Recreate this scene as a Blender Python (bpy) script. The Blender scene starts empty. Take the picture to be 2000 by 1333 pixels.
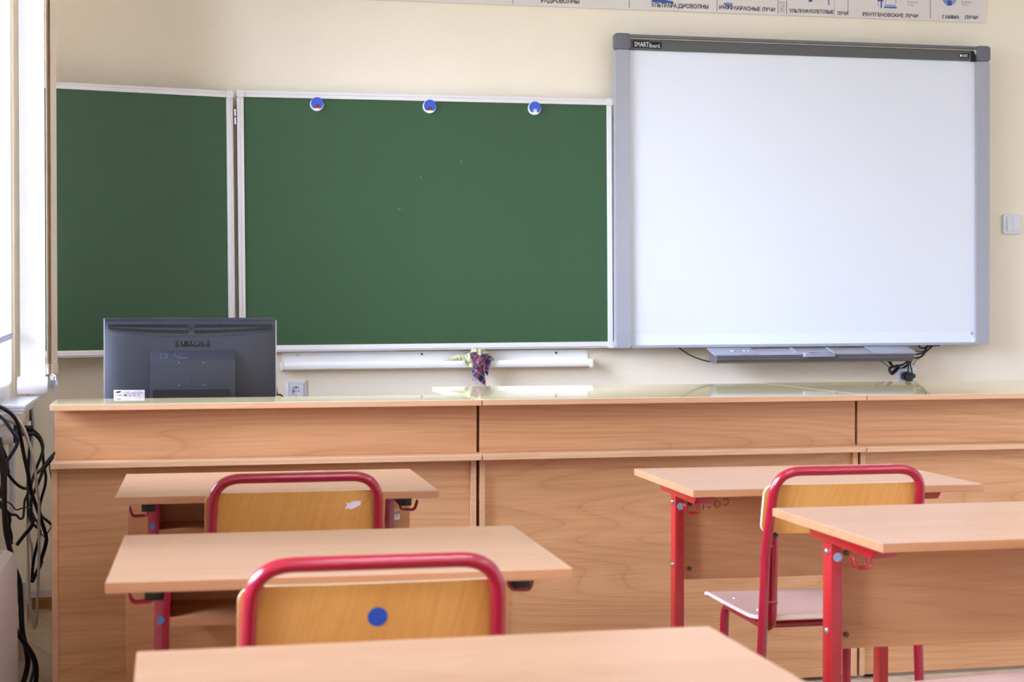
import bpy, bmesh, math, random
from mathutils import Vector, Matrix
random.seed(7)
scene = bpy.context.scene
C = scene.collection
PI = math.pi
SKY, EXPO, FILL_LAMP = 36, 0.56, 22
CABLES = {'navy_loop': [(-0.747, -1.45, 0.827), (-0.73, -1.435, 0.809), (-0.718, -1.42, 0.788), (-0.707, -1.405, 0.768), (-0.699, -1.39, 0.75), (-0.7, -1.375, 0.736), (-0.709, -1.36, 0.718), (-0.725, -1.345, 0.693), (-0.733, -1.33, 0.681), (-0.735, -1.315, 0.667), (-0.732, -1.3, 0.644)], 'over_sill': [(-0.746, -1.45, 0.851), (-0.73, -1.435, 0.841), (-0.717, -1.42, 0.83), (-0.707, -1.405, 0.817), (-0.699, -1.39, 0.801), (-0.695, -1.375, 0.783), (-0.693, -1.36, 0.76), (-0.69, -1.345, 0.733), (-0.685, -1.33, 0.695), (-0.676, -1.315, 0.644), (-0.668, -1.3, 0.587), (-0.663, -1.285, 0.565), (-0.65, -1.27, 0.52), (-0.638, -1.255, 0.478), (-0.63, -1.24, 0.441), (-0.633, -1.225, 0.415), (-0.644, -1.21, 0.379), (-0.654, -1.195, 0.351), (-0.648, -1.18, 0.356), (-0.665, -1.165, 0.321), (-0.679, -1.15, 0.292)], 'white_top': [(-0.75, -1.42, 0.84), (-0.729, -1.409, 0.833), (-0.707, -1.398, 0.819), (-0.692, -1.387, 0.801), (-0.683, -1.376, 0.783), (-0.676, -1.364, 0.763), (-0.671, -1.353, 0.742), (-0.664, -1.342, 0.716), (-0.656, -1.331, 0.662), (-0.651, -1.32, 0.618), (-0.652, -1.309, 0.599), (-0.646, -1.298, 0.553), (-0.647, -1.287, 0.479), (-0.648, -1.276, 0.419), (-0.651, -1.264, 0.34), (-0.655, -1.253, 0.265), (-0.658, -1.242, 0.192), (-0.663, -1.231, 0.171), (-0.668, -1.22, 0.163)], 'tan': [(-0.743, -1.3, 0.802), (-0.73, -1.283, 0.796), (-0.715, -1.267, 0.785), (-0.7, -1.25, 0.77), (-0.691, -1.233, 0.751), (-0.683, -1.217, 0.727), (-0.677, -1.2, 0.706)], 'plug_a': [(-0.702, -1.02, 0.749), (-0.687, -1.025, 0.75), (-0.674, -1.03, 0.742), (-0.662, -1.035, 0.728), (-0.654, -1.04, 0.708), (-0.653, -1.045, 0.69), (-0.659, -1.05, 0.665), (-0.668, -1.055, 0.643), (-0.678, -1.06, 0.614), (-0.687, -1.065, 0.581), (-0.689, -1.07, 0.562), (-0.697, -1.075, 0.554), (-0.696, -1.08, 0.53), (-0.693, -1.085, 0.494), (-0.685, -1.09, 0.47), (-0.673, -1.095, 0.456), (-0.663, -1.1, 0.45)], 'plug_b': [(-0.702, -1.02, 0.739), (-0.69, -1.019, 0.739), (-0.675, -1.018, 0.73), (-0.664, -1.016, 0.716), (-0.657, -1.015, 0.697), (-0.655, -1.014, 0.667), (-0.653, -1.012, 0.637), (-0.647, -1.011, 0.602), (-0.649, -1.01, 0.576), (-0.65, -1.009, 0.57), (-0.658, -1.008, 0.542), (-0.666, -1.006, 0.51), (-0.666, -1.005, 0.488), (-0.659, -1.004, 0.473), (-0.645, -1.002, 0.46), (-0.629, -1.001, 0.445), (-0.621, -1.0, 0.436)], 'from_counter': [(-0.618, -1.0, 0.676), (-0.627, -1.023, 0.667), (-0.64, -1.047, 0.651), (-0.658, -1.07, 0.628), (-0.674, -1.093, 0.613), (-0.682, -1.117, 0.593), (-0.691, -1.14, 0.581), (-0.702, -1.163, 0.582), (-0.719, -1.187, 0.597), (-0.734, -1.21, 0.619), (-0.744, -1.233, 0.64), (-0.742, -1.257, 0.657), (-0.737, -1.28, 0.67), (-0.744, -1.303, 0.705), (-0.753, -1.327, 0.731), (-0.759, -1.35, 0.748)], 'behind_counter': [(-0.623, -1.0, 0.66), (-0.633, -1.01, 0.65), (-0.653, -1.02, 0.624), (-0.665, -1.03, 0.592), (-0.678, -1.04, 0.562), (-0.676, -1.05, 0.563), (-0.686, -1.06, 0.54), (-0.687, -1.07, 0.513), (-0.684, -1.08, 0.489), (-0.678, -1.09, 0.478), (-0.661, -1.1, 0.468)], 'thin_counter': [(-0.632, -1.0, 0.66), (-0.636, -1.004, 0.642), (-0.634, -1.008, 0.617), (-0.626, -1.012, 0.576), (-0.625, -1.016, 0.581), (-0.619, -1.02, 0.571)], 'thick_left': [(-0.726, -1.62, 0.772), (-0.721, -1.613, 0.731), (-0.715, -1.605, 0.69), (-0.715, -1.598, 0.622), (-0.716, -1.59, 0.594), (-0.716, -1.583, 0.557), (-0.714, -1.575, 0.51), (-0.708, -1.568, 0.472), (-0.7, -1.56, 0.434), (-0.696, -1.552, 0.407), (-0.681, -1.545, 0.358), (-0.678, -1.538, 0.302), (-0.675, -1.53, 0.218), (-0.665, -1.522, 0.16), (-0.662, -1.515, 0.117), (-0.674, -1.508, 0.065), (-0.681, -1.5, 0.039)], 'thick_left_pair': [(-0.726, -1.64, 0.758), (-0.723, -1.625, 0.722), (-0.719, -1.61, 0.67), (-0.72, -1.595, 0.639), (-0.723, -1.58, 0.63), (-0.728, -1.565, 0.612), (-0.735, -1.55, 0.598)], 'lower_tail': [(-0.65, -1.25, 0.468), (-0.648, -1.236, 0.453), (-0.656, -1.221, 0.421), (-0.667, -1.207, 0.38), (-0.673, -1.193, 0.348), (-0.672, -1.179, 0.356), (-0.677, -1.164, 0.324), (-0.678, -1.15, 0.292)], 'stub': [(-0.67, -1.2, 0.49), (-0.675, -1.212, 0.47), (-0.69, -1.225, 0.452), (-0.702, -1.238, 0.437), (-0.714, -1.25, 0.421)], 'thin_left': [(-0.75, -1.4, 0.585), (-0.732, -1.367, 0.567), (-0.72, -1.333, 0.551), (-0.712, -1.3, 0.533), (-0.699, -1.267, 0.532), (-0.688, -1.233, 0.532), (-0.678, -1.2, 0.526)], 'left_tail': [(-0.74, -1.5, 0.583), (-0.727, -1.494, 0.556), (-0.716, -1.488, 0.542), (-0.712, -1.481, 0.526), (-0.715, -1.475, 0.506), (-0.711, -1.469, 0.486), (-0.71, -1.462, 0.472), (-0.712, -1.456, 0.458), (-0.71, -1.45, 0.456)], 'wavy': [(-0.732, -1.42, 0.556), (-0.72, -1.392, 0.532), (-0.705, -1.365, 0.525), (-0.698, -1.337, 0.511), (-0.691, -1.31, 0.51), (-0.69, -1.282, 0.529), (-0.69, -1.255, 0.555), (-0.683, -1.228, 0.572), (-0.682, -1.2, 0.584)], 'thin_right': [(-0.676, -1.15, 0.506), (-0.667, -1.129, 0.475), (-0.661, -1.107, 0.447), (-0.653, -1.086, 0.426), (-0.644, -1.064, 0.417), (-0.64, -1.043, 0.426), (-0.628, -1.021, 0.445), (-0.621, -1.0, 0.45)], 'floor_bundle': [(-0.688, -1.62, 0.242), (-0.68, -1.603, 0.223), (-0.67, -1.586, 0.201), (-0.654, -1.569, 0.172), (-0.642, -1.551, 0.141), (-0.637, -1.534, 0.106), (-0.64, -1.517, 0.066), (-0.645, -1.5, 0.038)], 'floor_bundle_thin': [(-0.69, -1.6, 0.232), (-0.678, -1.583, 0.207), (-0.662, -1.567, 0.175), (-0.646, -1.55, 0.138), (-0.644, -1.533, 0.106), (-0.654, -1.517, 0.066), (-0.66, -1.5, 0.038)], 'white_low': [(-0.691, -1.15, 0.472), (-0.69, -1.15, 0.382), (-0.688, -1.15, 0.292), (-0.686, -1.15, 0.232), (-0.68, -1.15, 0.184), (-0.673, -1.15, 0.152)], 'grey_riser': [(-0.769, -0.05, 0.767), (-0.77, -0.05, 0.706), (-0.773, -0.05, 0.624), (-0.78, -0.05, 0.542), (-0.782, -0.05, 0.451), (-0.788, -0.05, 0.221), (-0.787, -0.05, 0.111), (-0.787, -0.05, 0.06)], 'grey_braid': [(-0.767, -0.06, 0.767), (-0.762, -0.06, 0.721), (-0.762, -0.06, 0.685), (-0.766, -0.06, 0.625), (-0.779, -0.06, 0.319), (-0.768, -0.06, 0.246), (-0.766, -0.06, 0.184)], 'sb_left': [(1.773, -0.03, 0.988), (1.793, -0.036, 0.969), (1.83, -0.042, 0.946), (1.873, -0.048, 0.929), (1.91, -0.054, 0.921), (1.939, -0.06, 0.925)], 'sb_coil': [(2.657, -0.12, 0.933), (2.672, -0.119, 0.918), (2.689, -0.117, 0.901), (2.713, -0.116, 0.899), (2.736, -0.115, 0.903), (2.758, -0.114, 0.918), (2.775, -0.113, 0.935), (2.782, -0.111, 0.937), (2.781, -0.11, 0.924), (2.765, -0.109, 0.911), (2.745, -0.107, 0.894), (2.722, -0.106, 0.89), (2.707, -0.105, 0.875), (2.693, -0.104, 0.869), (2.682, -0.103, 0.879), (2.685, -0.101, 0.892), (2.702, -0.1, 0.898)], 'sb_coil2': [(2.69, -0.11, 0.899), (2.684, -0.107, 0.89), (2.688, -0.105, 0.877), (2.701, -0.102, 0.877), (2.716, -0.1, 0.89), (2.741, -0.098, 0.894), (2.763, -0.095, 0.906), (2.776, -0.092, 0.926), (2.782, -0.09, 0.936)], 'sb_thin': [(2.605, -0.1, 0.931), (2.623, -0.096, 0.922), (2.652, -0.092, 0.917), (2.671, -0.088, 0.907), (2.689, -0.084, 0.895), (2.707, -0.08, 0.889)], 'sb_up_a': [(2.804, -0.06, 0.933), (2.83, -0.054, 0.931), (2.857, -0.048, 0.937), (2.879, -0.042, 0.956), (2.91, -0.036, 0.978), (2.923, -0.03, 0.991)], 'sb_up_b': [(2.811, -0.06, 0.944), (2.838, -0.052, 0.948), (2.868, -0.045, 0.954), (2.886, -0.037, 0.974), (2.892, -0.03, 0.991)], 'sb_up_c': [(2.813, -0.06, 0.96), (2.849, -0.05, 0.959), (2.878, -0.04, 0.962), (2.892, -0.03, 0.98)], 'sb_up_d': [(2.842, -0.05, 0.991), (2.851, -0.046, 0.976), (2.872, -0.042, 0.972), (2.89, -0.038, 0.98), (2.921, -0.034, 0.983), (2.952, -0.03, 0.984)], 'sb_thin_r': [(2.794, -0.07, 0.904), (2.814, -0.064, 0.907), (2.826, -0.058, 0.922), (2.841, -0.052, 0.926), (2.863, -0.046, 0.946), (2.885, -0.04, 0.963)], 'plug_cord_a': [(2.772, -0.1, 0.915), (2.78, -0.08, 0.888), (2.79, -0.06, 0.868)], 'plug_cord_b': [(2.774, -0.1, 0.915), (2.79, -0.083, 0.895), (2.804, -0.067, 0.87), (2.818, -0.05, 0.857)], 'mon_cable': [(0.055, -1.22, 0.994), (0.064, -1.187, 0.872), (0.079, -1.153, 0.859), (0.101, -1.12, 0.84)], 'trough_cable': [(0.145, -0.02, 0.954), (0.167, -0.02, 0.964), (0.193, -0.02, 0.966)]}
WORDS = {'РАДИОВОЛНЫ': (1.2034, 1.3622, 2.3722, 2.3743, 0.0154), 'УЛЬТРАРА': (1.6666, 1.7765, 2.3744, 2.375, 0.0164), 'ДИОВОЛНЫ': (1.7831, 1.9139, 2.3753, 2.3773, 0.0164), 'ИНФРАКРАСНЫЕ ЛУЧИ': (1.9607, 2.2061, 2.3776, 2.3775, 0.0154), 'УЛЬТРАФИОЛЕТОВЫЕ': (2.2698, 2.4671, 2.3771, 2.3801, 0.0144), 'ЛУЧИ ': (2.4845, 2.532, 2.3759, 2.3764, 0.0144), 'РЕНТГЕНОВСКИЕ ЛУЧИ': (2.5994, 2.8531, 2.3771, 2.379, 0.0144), 'ГАММА': (2.9673, 3.0462, 2.3805, 2.3827, 0.0144), 'ЛУЧИ': (3.0702, 3.1328, 2.3831, 2.3841, 0.0144)}
MARKS = {'r1': (1.0872, 2.3596), 'r2': (1.5728, 2.3672), 'r3': (1.9511, 2.3688), 'r4': (2.2189, 2.3696), 'r5': (2.2575, 2.3691), 'r6': (2.5331, 2.3764), 'r7': (2.9101, 2.3782), 's1': (1.7809, 2.3615), 's2': (2.4707, 2.3652), 'b0': (0.526, 2.3522), 'b1': (3.1715, 2.3704), 'circ': (2.9991, 2.455), 'tube': (2.7255, 2.4213), 'stand': (2.6762, 2.4256), 'dish': (1.706, 2.4002), 'lamp': (2.3634, 2.4291), 'lamp2': (2.4462, 2.4242), 'ship': (1.7214, 2.4008), 't1': (2.8126, 2.4402), 't2': (3.0662, 2.4514)}

# ---------------------------------------------------------------- camera
cam_data = bpy.data.cameras.new('camera')
cam = bpy.data.objects.new('camera', cam_data)
C.objects.link(cam)
scene.camera = cam
cam_data.sensor_width = 36.0
cam_data.lens = 54.74
yaw, pitch, roll = 0.2181, 0.0169, 0.0006
fw = Vector((math.sin(yaw)*math.cos(pitch), math.cos(yaw)*math.cos(pitch), -math.sin(pitch)))
r0 = Vector((math.cos(yaw), -math.sin(yaw), 0)); u0 = r0.cross(fw)
rt = r0*math.cos(roll) + u0*math.sin(roll); up = -r0*math.sin(roll) + u0*math.cos(roll)
cam.matrix_world = Matrix(((rt.x, up.x, -fw.x, -0.2719), (rt.y, up.y, -fw.y, -6.1267),
                           (rt.z, up.z, -fw.z, 1.1136), (0, 0, 0, 1)))
cam_data.clip_start = 0.05
cam_data.dof.use_dof = True
cam_data.dof.focus_distance = 5.2
cam_data.dof.aperture_fstop = 7.1

# ---------------------------------------------------------------- daylight, exposure
world = bpy.data.worlds.new('sky'); scene.world = world; world.use_nodes = True
wn = world.node_tree.nodes; wl = world.node_tree.links
bgn = wn['Background']
tcw = wn.new('ShaderNodeTexCoord'); spw = wn.new('ShaderNodeSeparateXYZ'); rpw = wn.new('ShaderNodeValToRGB')
wl.new(tcw.outputs['Generated'], spw.inputs[0]); wl.new(spw.outputs['Z'], rpw.inputs['Fac']); wl.new(rpw.outputs['Color'], bgn.inputs['Color'])
ew = rpw.color_ramp.elements                  # ground, horizon haze, overcast sky
ew[0].position = 0.0; ew[0].color = (0.10, 0.11, 0.11, 1); ew[1].position = 0.03; ew[1].color = (0.28, 0.31, 0.40, 1)
xw = ew.new(0.45); xw.color = (0.64, 0.73, 1.0, 1)
bgn.inputs['Strength'].default_value = SKY
vs = scene.view_settings
scene.display_settings.display_device = 'sRGB'
vs.view_transform = 'Standard'; vs.look = 'None'; vs.gamma = 1.0; vs.use_curve_mapping = False
vs.exposure = EXPO
scene.cycles.max_bounces = 10
scene.cycles.diffuse_bounces = 6
scene.cycles.caustics_reflective = False
scene.cycles.caustics_refractive = False
scene.cycles.sample_clamp_indirect = 6.0

ROOM = dict(x0=-0.786, x1=5.4, y0=-8.6, y1=0.0, z1=3.15)
WINDOWS = [(-2.60, -0.50), (-4.55, -3.35), (-7.30, -5.60)]   # openings along the left wall
WZ0, WZ1 = 0.82, 2.75
for (a, b) in WINDOWS:                      # daylight portals in the window openings
    ld = bpy.data.lights.new('daylight_portal', 'AREA'); ld.shape = 'RECTANGLE'
    ld.size = WZ1-WZ0; ld.size_y = b-a; ld.cycles.is_portal = True
    lo = bpy.data.objects.new('daylight_portal', ld); C.objects.link(lo)
    lo.location = (ROOM['x0']-0.11, (a+b)/2, (WZ0+WZ1)/2); lo.rotation_euler = (0, -PI/2, 0)

# ---------------------------------------------------------------- materials
def srgb(r, g, b):
    f = lambda c: (c/255)/12.92 if c/255 <= 0.04045 else (((c/255)+0.055)/1.055)**2.4
    return (f(r), f(g), f(b), 1)
def mat(name, col, rough=0.5, metal=0.0, coat=0.0, bump=None, spec=0.5, var=None):
    m = bpy.data.materials.new(name); m.use_nodes = True
    nt = m.node_tree; b = nt.nodes['Principled BSDF']
    b.inputs['Base Color'].default_value = col
    b.inputs['Roughness'].default_value = rough
    b.inputs['Metallic'].default_value = metal
    b.inputs['Coat Weight'].default_value = coat
    b.inputs['Coat Roughness'].default_value = 0.08
    b.inputs['Specular IOR Level'].default_value = spec
    tc = nt.nodes.new('ShaderNodeTexCoord')
    if var:                                   # slight procedural mottling: (scale, amount)
        n = nt.nodes.new('ShaderNodeTexNoise'); n.inputs['Scale'].default_value = var[0]; n.inputs['Detail'].default_value = 5
        nt.links.new(tc.outputs['Object'], n.inputs['Vector'])
        mx = nt.nodes.new('ShaderNodeMix'); mx.data_type = 'RGBA'
        k = var[1]
        mx.inputs['A'].default_value = tuple(c*(1-k) for c in col[:3])+(1,)
        mx.inputs['B'].default_value = tuple(min(1, c*(1+k)) for c in col[:3])+(1,)
        nt.links.new(n.outputs['Fac'], mx.inputs['Factor']); nt.links.new(mx.outputs['Result'], b.inputs['Base Color'])
    if bump:                                  # (scale, strength, distance)
        n = nt.nodes.new('ShaderNodeTexNoise'); n.inputs['Scale'].default_value = bump[0]; n.inputs['Detail'].default_value = 4
        nt.links.new(tc.outputs['Object'], n.inputs['Vector'])
        bp = nt.nodes.new('ShaderNodeBump'); bp.inputs['Strength'].default_value = bump[1]; bp.inputs['Distance'].default_value = bump[2]
        nt.links.new(n.outputs['Fac'], bp.inputs['Height']); nt.links.new(bp.outputs['Normal'], b.inputs['Normal'])
    return m
def wood(name, dark, light, rough=0.35, coat=0.0, freq=300.0, swing=44.0, along='X', seed=0.0, eye=(0.55, 5.2), contrast=0.6, spec=0.5):
    """beech laminate: long cathedral figure along one axis plus fine fibres"""
    m = bpy.data.materials.new(name); m.use_nodes = True
    nt = m.node_tree; N = nt.nodes.new; L = nt.links.new
    b = nt.nodes['Principled BSDF']; b.inputs['Roughness'].default_value = rough; b.inputs['Coat Weight'].default_value = coat
    b.inputs['Coat Roughness'].default_value = 0.06; b.inputs['Specular IOR Level'].default_value = spec
    tc = N('ShaderNodeTexCoord'); oi = N('ShaderNodeObjectInfo')
    off = N('ShaderNodeMath'); off.operation = 'MULTIPLY'; off.inputs[1].default_value = 9.0; L(oi.outputs['Random'], off.inputs[0])
    offs = N('ShaderNodeMath'); offs.operation = 'ADD'; offs.inputs[1].default_value = seed; L(off.outputs[0], offs.inputs[0])
    sp = N('ShaderNodeSeparateXYZ'); L(tc.outputs['Object'], sp.inputs[0])
    if along == 'X': u, v, w = sp.outputs['X'], sp.outputs['Y'], sp.outputs['Z']
    elif along == 'Z': u, v, w = sp.outputs['Z'], sp.outputs['Y'], sp.outputs['X']
    else: u, v, w = sp.outputs['Y'], sp.outputs['X'], sp.outputs['Z']
    ac = N('ShaderNodeMath'); ac.operation = 'ADD'; L(v, ac.inputs[0]); L(w, ac.inputs[1])     # across the grain
    cb = N('ShaderNodeCombineXYZ'); L(u, cb.inputs[0]); L(ac.outputs[0], cb.inputs[1]); L(offs.outputs[0], cb.inputs[2])
    mp = N('ShaderNodeMapping'); mp.inputs['Scale'].default_value = (eye[0], eye[1], 1); L(cb.outputs[0], mp.inputs['Vector'])
    n1 = N('ShaderNodeTexNoise'); n1.inputs['Scale'].default_value = 1.0; n1.inputs['Detail'].default_value = 1.5; n1.inputs['Roughness'].default_value = 0.3
    L(mp.outputs[0], n1.inputs['Vector'])
    a1 = N('ShaderNodeMath'); a1.operation = 'MULTIPLY'; a1.inputs[1].default_value = swing; L(n1.outputs['Fac'], a1.inputs[0])
    a2 = N('ShaderNodeMath'); a2.operation = 'MULTIPLY_ADD'; a2.inputs[1].default_value = freq*0.12; L(ac.outputs[0], a2.inputs[0]); L(a1.outputs[0], a2.inputs[2])
    fr = N('ShaderNodeMath'); fr.operation = 'FRACT'
    sc = N('ShaderNodeMath'); sc.operation = 'MULTIPLY'; sc.inputs[1].default_value = 0.45; L(a2.outputs[0], sc.inputs[0]); L(sc.outputs[0], fr.inputs[0])
    rp = N('ShaderNodeValToRGB'); e = rp.color_ramp.elements
    e[0].position = 0.0; e[0].color = (0.12, 0.12, 0.12, 1); e[1].position = 1.0; e[1].color = (0.10, 0.10, 0.10, 1)
    x = e.new(0.05); x.color = (0.7, 0.7, 0.7, 1); x = e.new(0.4); x.color = (1, 1, 1, 1); x = e.new(0.93); x.color = (0.6, 0.6, 0.6, 1)
    L(fr.outputs[0], rp.inputs['Fac'])
    mp2 = N('ShaderNodeMapping'); mp2.inputs['Scale'].default_value = (5, 260, 1); L(cb.outputs[0], mp2.inputs['Vector'])
    n2 = N('ShaderNodeTexNoise'); n2.inputs['Scale'].default_value = 1.0; n2.inputs['Detail'].default_value = 3.0; L(mp2.outputs[0], n2.inputs['Vector'])
    mp3 = N('ShaderNodeMapping'); mp3.inputs['Scale'].default_value = (0.8, 14, 1); L(cb.outputs[0], mp3.inputs['Vector'])
    n3 = N('ShaderNodeTexNoise'); n3.inputs['Scale'].default_value = 1.0; n3.inputs['Detail'].default_value = 2.0; L(mp3.outputs[0], n3.inputs['Vector'])
    s1 = N('ShaderNodeMath'); s1.operation = 'MULTIPLY'; s1.inputs[1].default_value = contrast*0.7; L(rp.outputs['Color'], s1.inputs[0])
    s2 = N('ShaderNodeMath'); s2.operation = 'MULTIPLY_ADD'; s2.inputs[1].default_value = 0.85; L(n2.outputs['Fac'], s2.inputs[0]); L(s1.outputs[0], s2.inputs[2])
    s3 = N('ShaderNodeMath'); s3.operation = 'MULTIPLY_ADD'; s3.inputs[1].default_value = 0.75; L(n3.outputs['Fac'], s3.inputs[0]); L(s2.outputs[0], s3.inputs[2])
    s4 = N('ShaderNodeMath'); s4.operation = 'SUBTRACT'; s4.inputs[1].default_value = 0.55; s4.use_clamp = True; L(s3.outputs[0], s4.inputs[0])
    mx = N('ShaderNodeMix'); mx.data_type = 'RGBA'; mx.inputs['A'].default_value = dark; mx.inputs['B'].default_value = light
    L(s4.outputs[0], mx.inputs['Factor']); L(mx.outputs['Result'], b.inputs['Base Color'])
    return m

M = {}
M['wall'] = mat('cream_wallpaper', srgb(244, 231, 210), 0.75, bump=(160, 0.35, 0.004), spec=0.3)
M['wall_plain'] = mat('cream_paint', srgb(238, 224, 204), 0.8)
M['wall_bounce'] = mat('cool_bounce_paint', srgb(226, 236, 244), 0.8)  # unseen back and right walls, tinted to bounce cooler light into the room
M['ceiling'] = mat('white_ceiling', srgb(232, 232, 230), 0.9)
M['beech'] = wood('beech_laminate', srgb(180, 122, 76), srgb(217, 167, 121), 0.42, seed=1.0)
M['beech_edge'] = wood('beech_edge_banding', srgb(198, 148, 108), srgb(226, 186, 148), 0.45, seed=2.0, contrast=0.3)
M['gloss_top'] = wood('lacquered_beech_top', srgb(222, 204, 150), srgb(234, 218, 168), 0.04, seed=3.0, contrast=0.2, spec=0.6)
M['desk_top'] = wood('desk_beech_top', srgb(172, 126, 92), srgb(202, 160, 128), 0.32, seed=4.0, contrast=0.45, eye=(1.2, 6), spec=0.5)
M['desk_edge'] = wood('desk_beech_edge', srgb(170, 112, 74), srgb(194, 142, 102), 0.45, seed=5.0, contrast=0.25)
M['desk_panel'] = wood('desk_beech_panel', srgb(176, 116, 72), srgb(206, 152, 104), 0.45, seed=6.0)
M['plywood'] = wood('varnished_plywood', srgb(202, 138, 66), srgb(226, 170, 98), 0.35, along='Z', seed=7.0, contrast=0.35, freq=140, eye=(1.5, 7))
M['ply_edge'] = mat('plywood_edge', srgb(226, 204, 166), 0.5, var=(40, 0.08))
M['seat_edge'] = mat('seat_plywood_edge', srgb(216, 194, 182), 0.45, var=(40, 0.06))
M['seat_ply'] = wood('pale_seat_plywood', srgb(196, 162, 150), srgb(214, 184, 172), 0.28, seed=8.0, contrast=0.3, freq=140, spec=0.6)
M['red'] = mat('crimson_paint', srgb(156, 16, 44), 0.22, coat=0.6, var=(9, 0.04))
M['red_desk'] = mat('red_enamel', srgb(170, 22, 32), 0.3, coat=0.4, var=(9, 0.04))
M['magenta_desk'] = mat('dark_red_enamel', srgb(150, 14, 42), 0.3, coat=0.4, var=(9, 0.04))
M['black'] = mat('black_plastic', srgb(26, 25, 27), 0.4, var=(60, 0.1))
M['cable'] = mat('black_cable_rubber', srgb(22, 23, 28), 0.42, var=(60, 0.15))
M['navy_cable'] = mat('slate_blue_cable', srgb(52, 58, 92), 0.35, var=(60, 0.1))
M['white_cable'] = mat('white_cable', srgb(225, 222, 220), 0.4, var=(60, 0.05))
M['tan_cable'] = mat('tan_cable', srgb(150, 128, 104), 0.45, var=(60, 0.08))
M['grey_cable'] = mat('grey_cable', srgb(150, 148, 150), 0.45, var=(60, 0.1))
M['green_board'] = mat('green_chalkboard', srgb(45, 82, 47), 0.42, var=(2.2, 0.09), bump=(900, 0.06, 0.0006), spec=0.45)
M['green_wing'] = mat('green_chalkboard_wing', srgb(56, 98, 74), 0.42, var=(2.2, 0.09), bump=(900, 0.06, 0.0006), spec=0.45)
M['alu'] = mat('white_aluminium_profile', srgb(232, 226, 226), 0.32, metal=0.15, var=(30, 0.03))
M['cap'] = mat('ivory_plastic', srgb(226, 226, 220), 0.4, var=(50, 0.03))
M['steel'] = mat('zinc_steel', srgb(200, 200, 205), 0.25, metal=0.9, var=(50, 0.08))
M['whiteboard'] = mat('whiteboard_film', srgb(226, 227, 236), 0.30, var=(3, 0.012), spec=0.45)
M['whiteboard_strip'] = mat('whiteboard_pale_strip', srgb(229, 232, 240), 0.28, var=(3, 0.012), spec=0.45)  # lower strip of the writing surface, slightly lighter than the rest
M['frame_grey'] = mat('blue_grey_frame', srgb(164, 163, 172), 0.45, var=(30, 0.02))
M['frame_dark'] = mat('dark_grey_cap', srgb(104, 102, 108), 0.45, var=(30, 0.03))
M['band'] = mat('graphite_band', srgb(88, 86, 84), 0.5, bump=(1200, 0.25, 0.0008), var=(700, 0.10))
M['tan_line'] = mat('champagne_strip', srgb(176, 164, 142), 0.3, metal=0.3, var=(30, 0.04))
M['tray'] = mat('blue_grey_tray', srgb(146, 148, 162), 0.4, var=(30, 0.03))
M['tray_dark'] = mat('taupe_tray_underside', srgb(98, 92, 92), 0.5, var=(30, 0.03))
M['pvc'] = mat('white_pvc', srgb(248, 245, 242), 0.3, var=(20, 0.015))
M['pvc_grey'] = mat('grey_white_pvc', srgb(212, 208, 214), 0.4, var=(20, 0.02))
M['socket'] = mat('socket_plastic', srgb(222, 222, 230), 0.3, var=(40, 0.015))
M['blue_clip'] = mat('blue_plastic', srgb(42, 82, 196), 0.3, var=(60, 0.05))
M['blue_dot'] = mat('blue_sticker', srgb(36, 76, 168), 0.5, var=(60, 0.05))
M['blue_chalk'] = mat('faded_blue_sticker', srgb(70, 132, 184), 0.6, var=(90, 0.1))
M['pale_dot'] = mat('worn_pale_sticker', srgb(150, 166, 192), 0.6, var=(140, 0.25))
M['red_insert'] = mat('dull_red_plastic', srgb(150, 40, 44), 0.5, var=(60, 0.06))
M['paper'] = mat('white_paper', srgb(232, 226, 232), 0.7, var=(60, 0.03))
M['poster'] = mat('poster_board', srgb(222, 212, 208), 0.55, var=(8, 0.015))
M['ink'] = mat('black_ink', srgb(34, 32, 38), 0.6, var=(90, 0.1))
M['grey_ink'] = mat('grey_ink', srgb(112, 108, 112), 0.6, var=(90, 0.1))
M['blue_ink'] = mat('blue_ink', srgb(56, 80, 164), 0.6, var=(200, 0.25))
M['blue_wash'] = mat('pale_blue_ink', srgb(150, 160, 196), 0.6, var=(260, 0.2))
M['red_ink'] = mat('red_ink', srgb(176, 70, 70), 0.6, var=(90, 0.1))
M['red_felt'] = mat('red_felt_pen', srgb(160, 50, 18), 0.6, var=(90, 0.1))
M['monitor'] = mat('slate_black_plastic', srgb(46, 47, 58), 0.42, bump=(1400, 0.12, 0.0006), var=(30, 0.06))
M['monitor_light'] = mat('slate_plastic', srgb(54, 56, 72), 0.4, bump=(1400, 0.12, 0.0006), var=(30, 0.05))
M['mon_text'] = mat('engraved_black', srgb(22, 22, 30), 0.5, var=(60, 0.1))
M['slot'] = mat('slot_black', srgb(8, 8, 12), 0.7, var=(60, 0.1))
M['silver'] = mat('silver_bezel', srgb(196, 198, 214), 0.3, metal=0.4, var=(30, 0.03))
M['scratch'] = mat('pale_scratch', srgb(150, 152, 166), 0.6, var=(90, 0.1))
M['scratch_wood'] = mat('wood_scratch', srgb(220, 168, 100), 0.6, var=(90, 0.1))
M['chalk'] = mat('chalk_mark', srgb(150, 172, 152), 0.9, var=(90, 0.1))
M['green_cloth'] = mat('pale_green_cotton', srgb(200, 198, 158), 0.9, bump=(1500, 0.4, 0.001), var=(40, 0.1))
M['radiator'] = mat('radiator_enamel', srgb(228, 222, 224), 0.28, coat=0.3, var=(12, 0.02))
M['baseboard'] = wood('brown_skirting', srgb(140, 92, 54), srgb(176, 124, 80), 0.4, seed=9.0)
M['lamp'] = None

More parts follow.
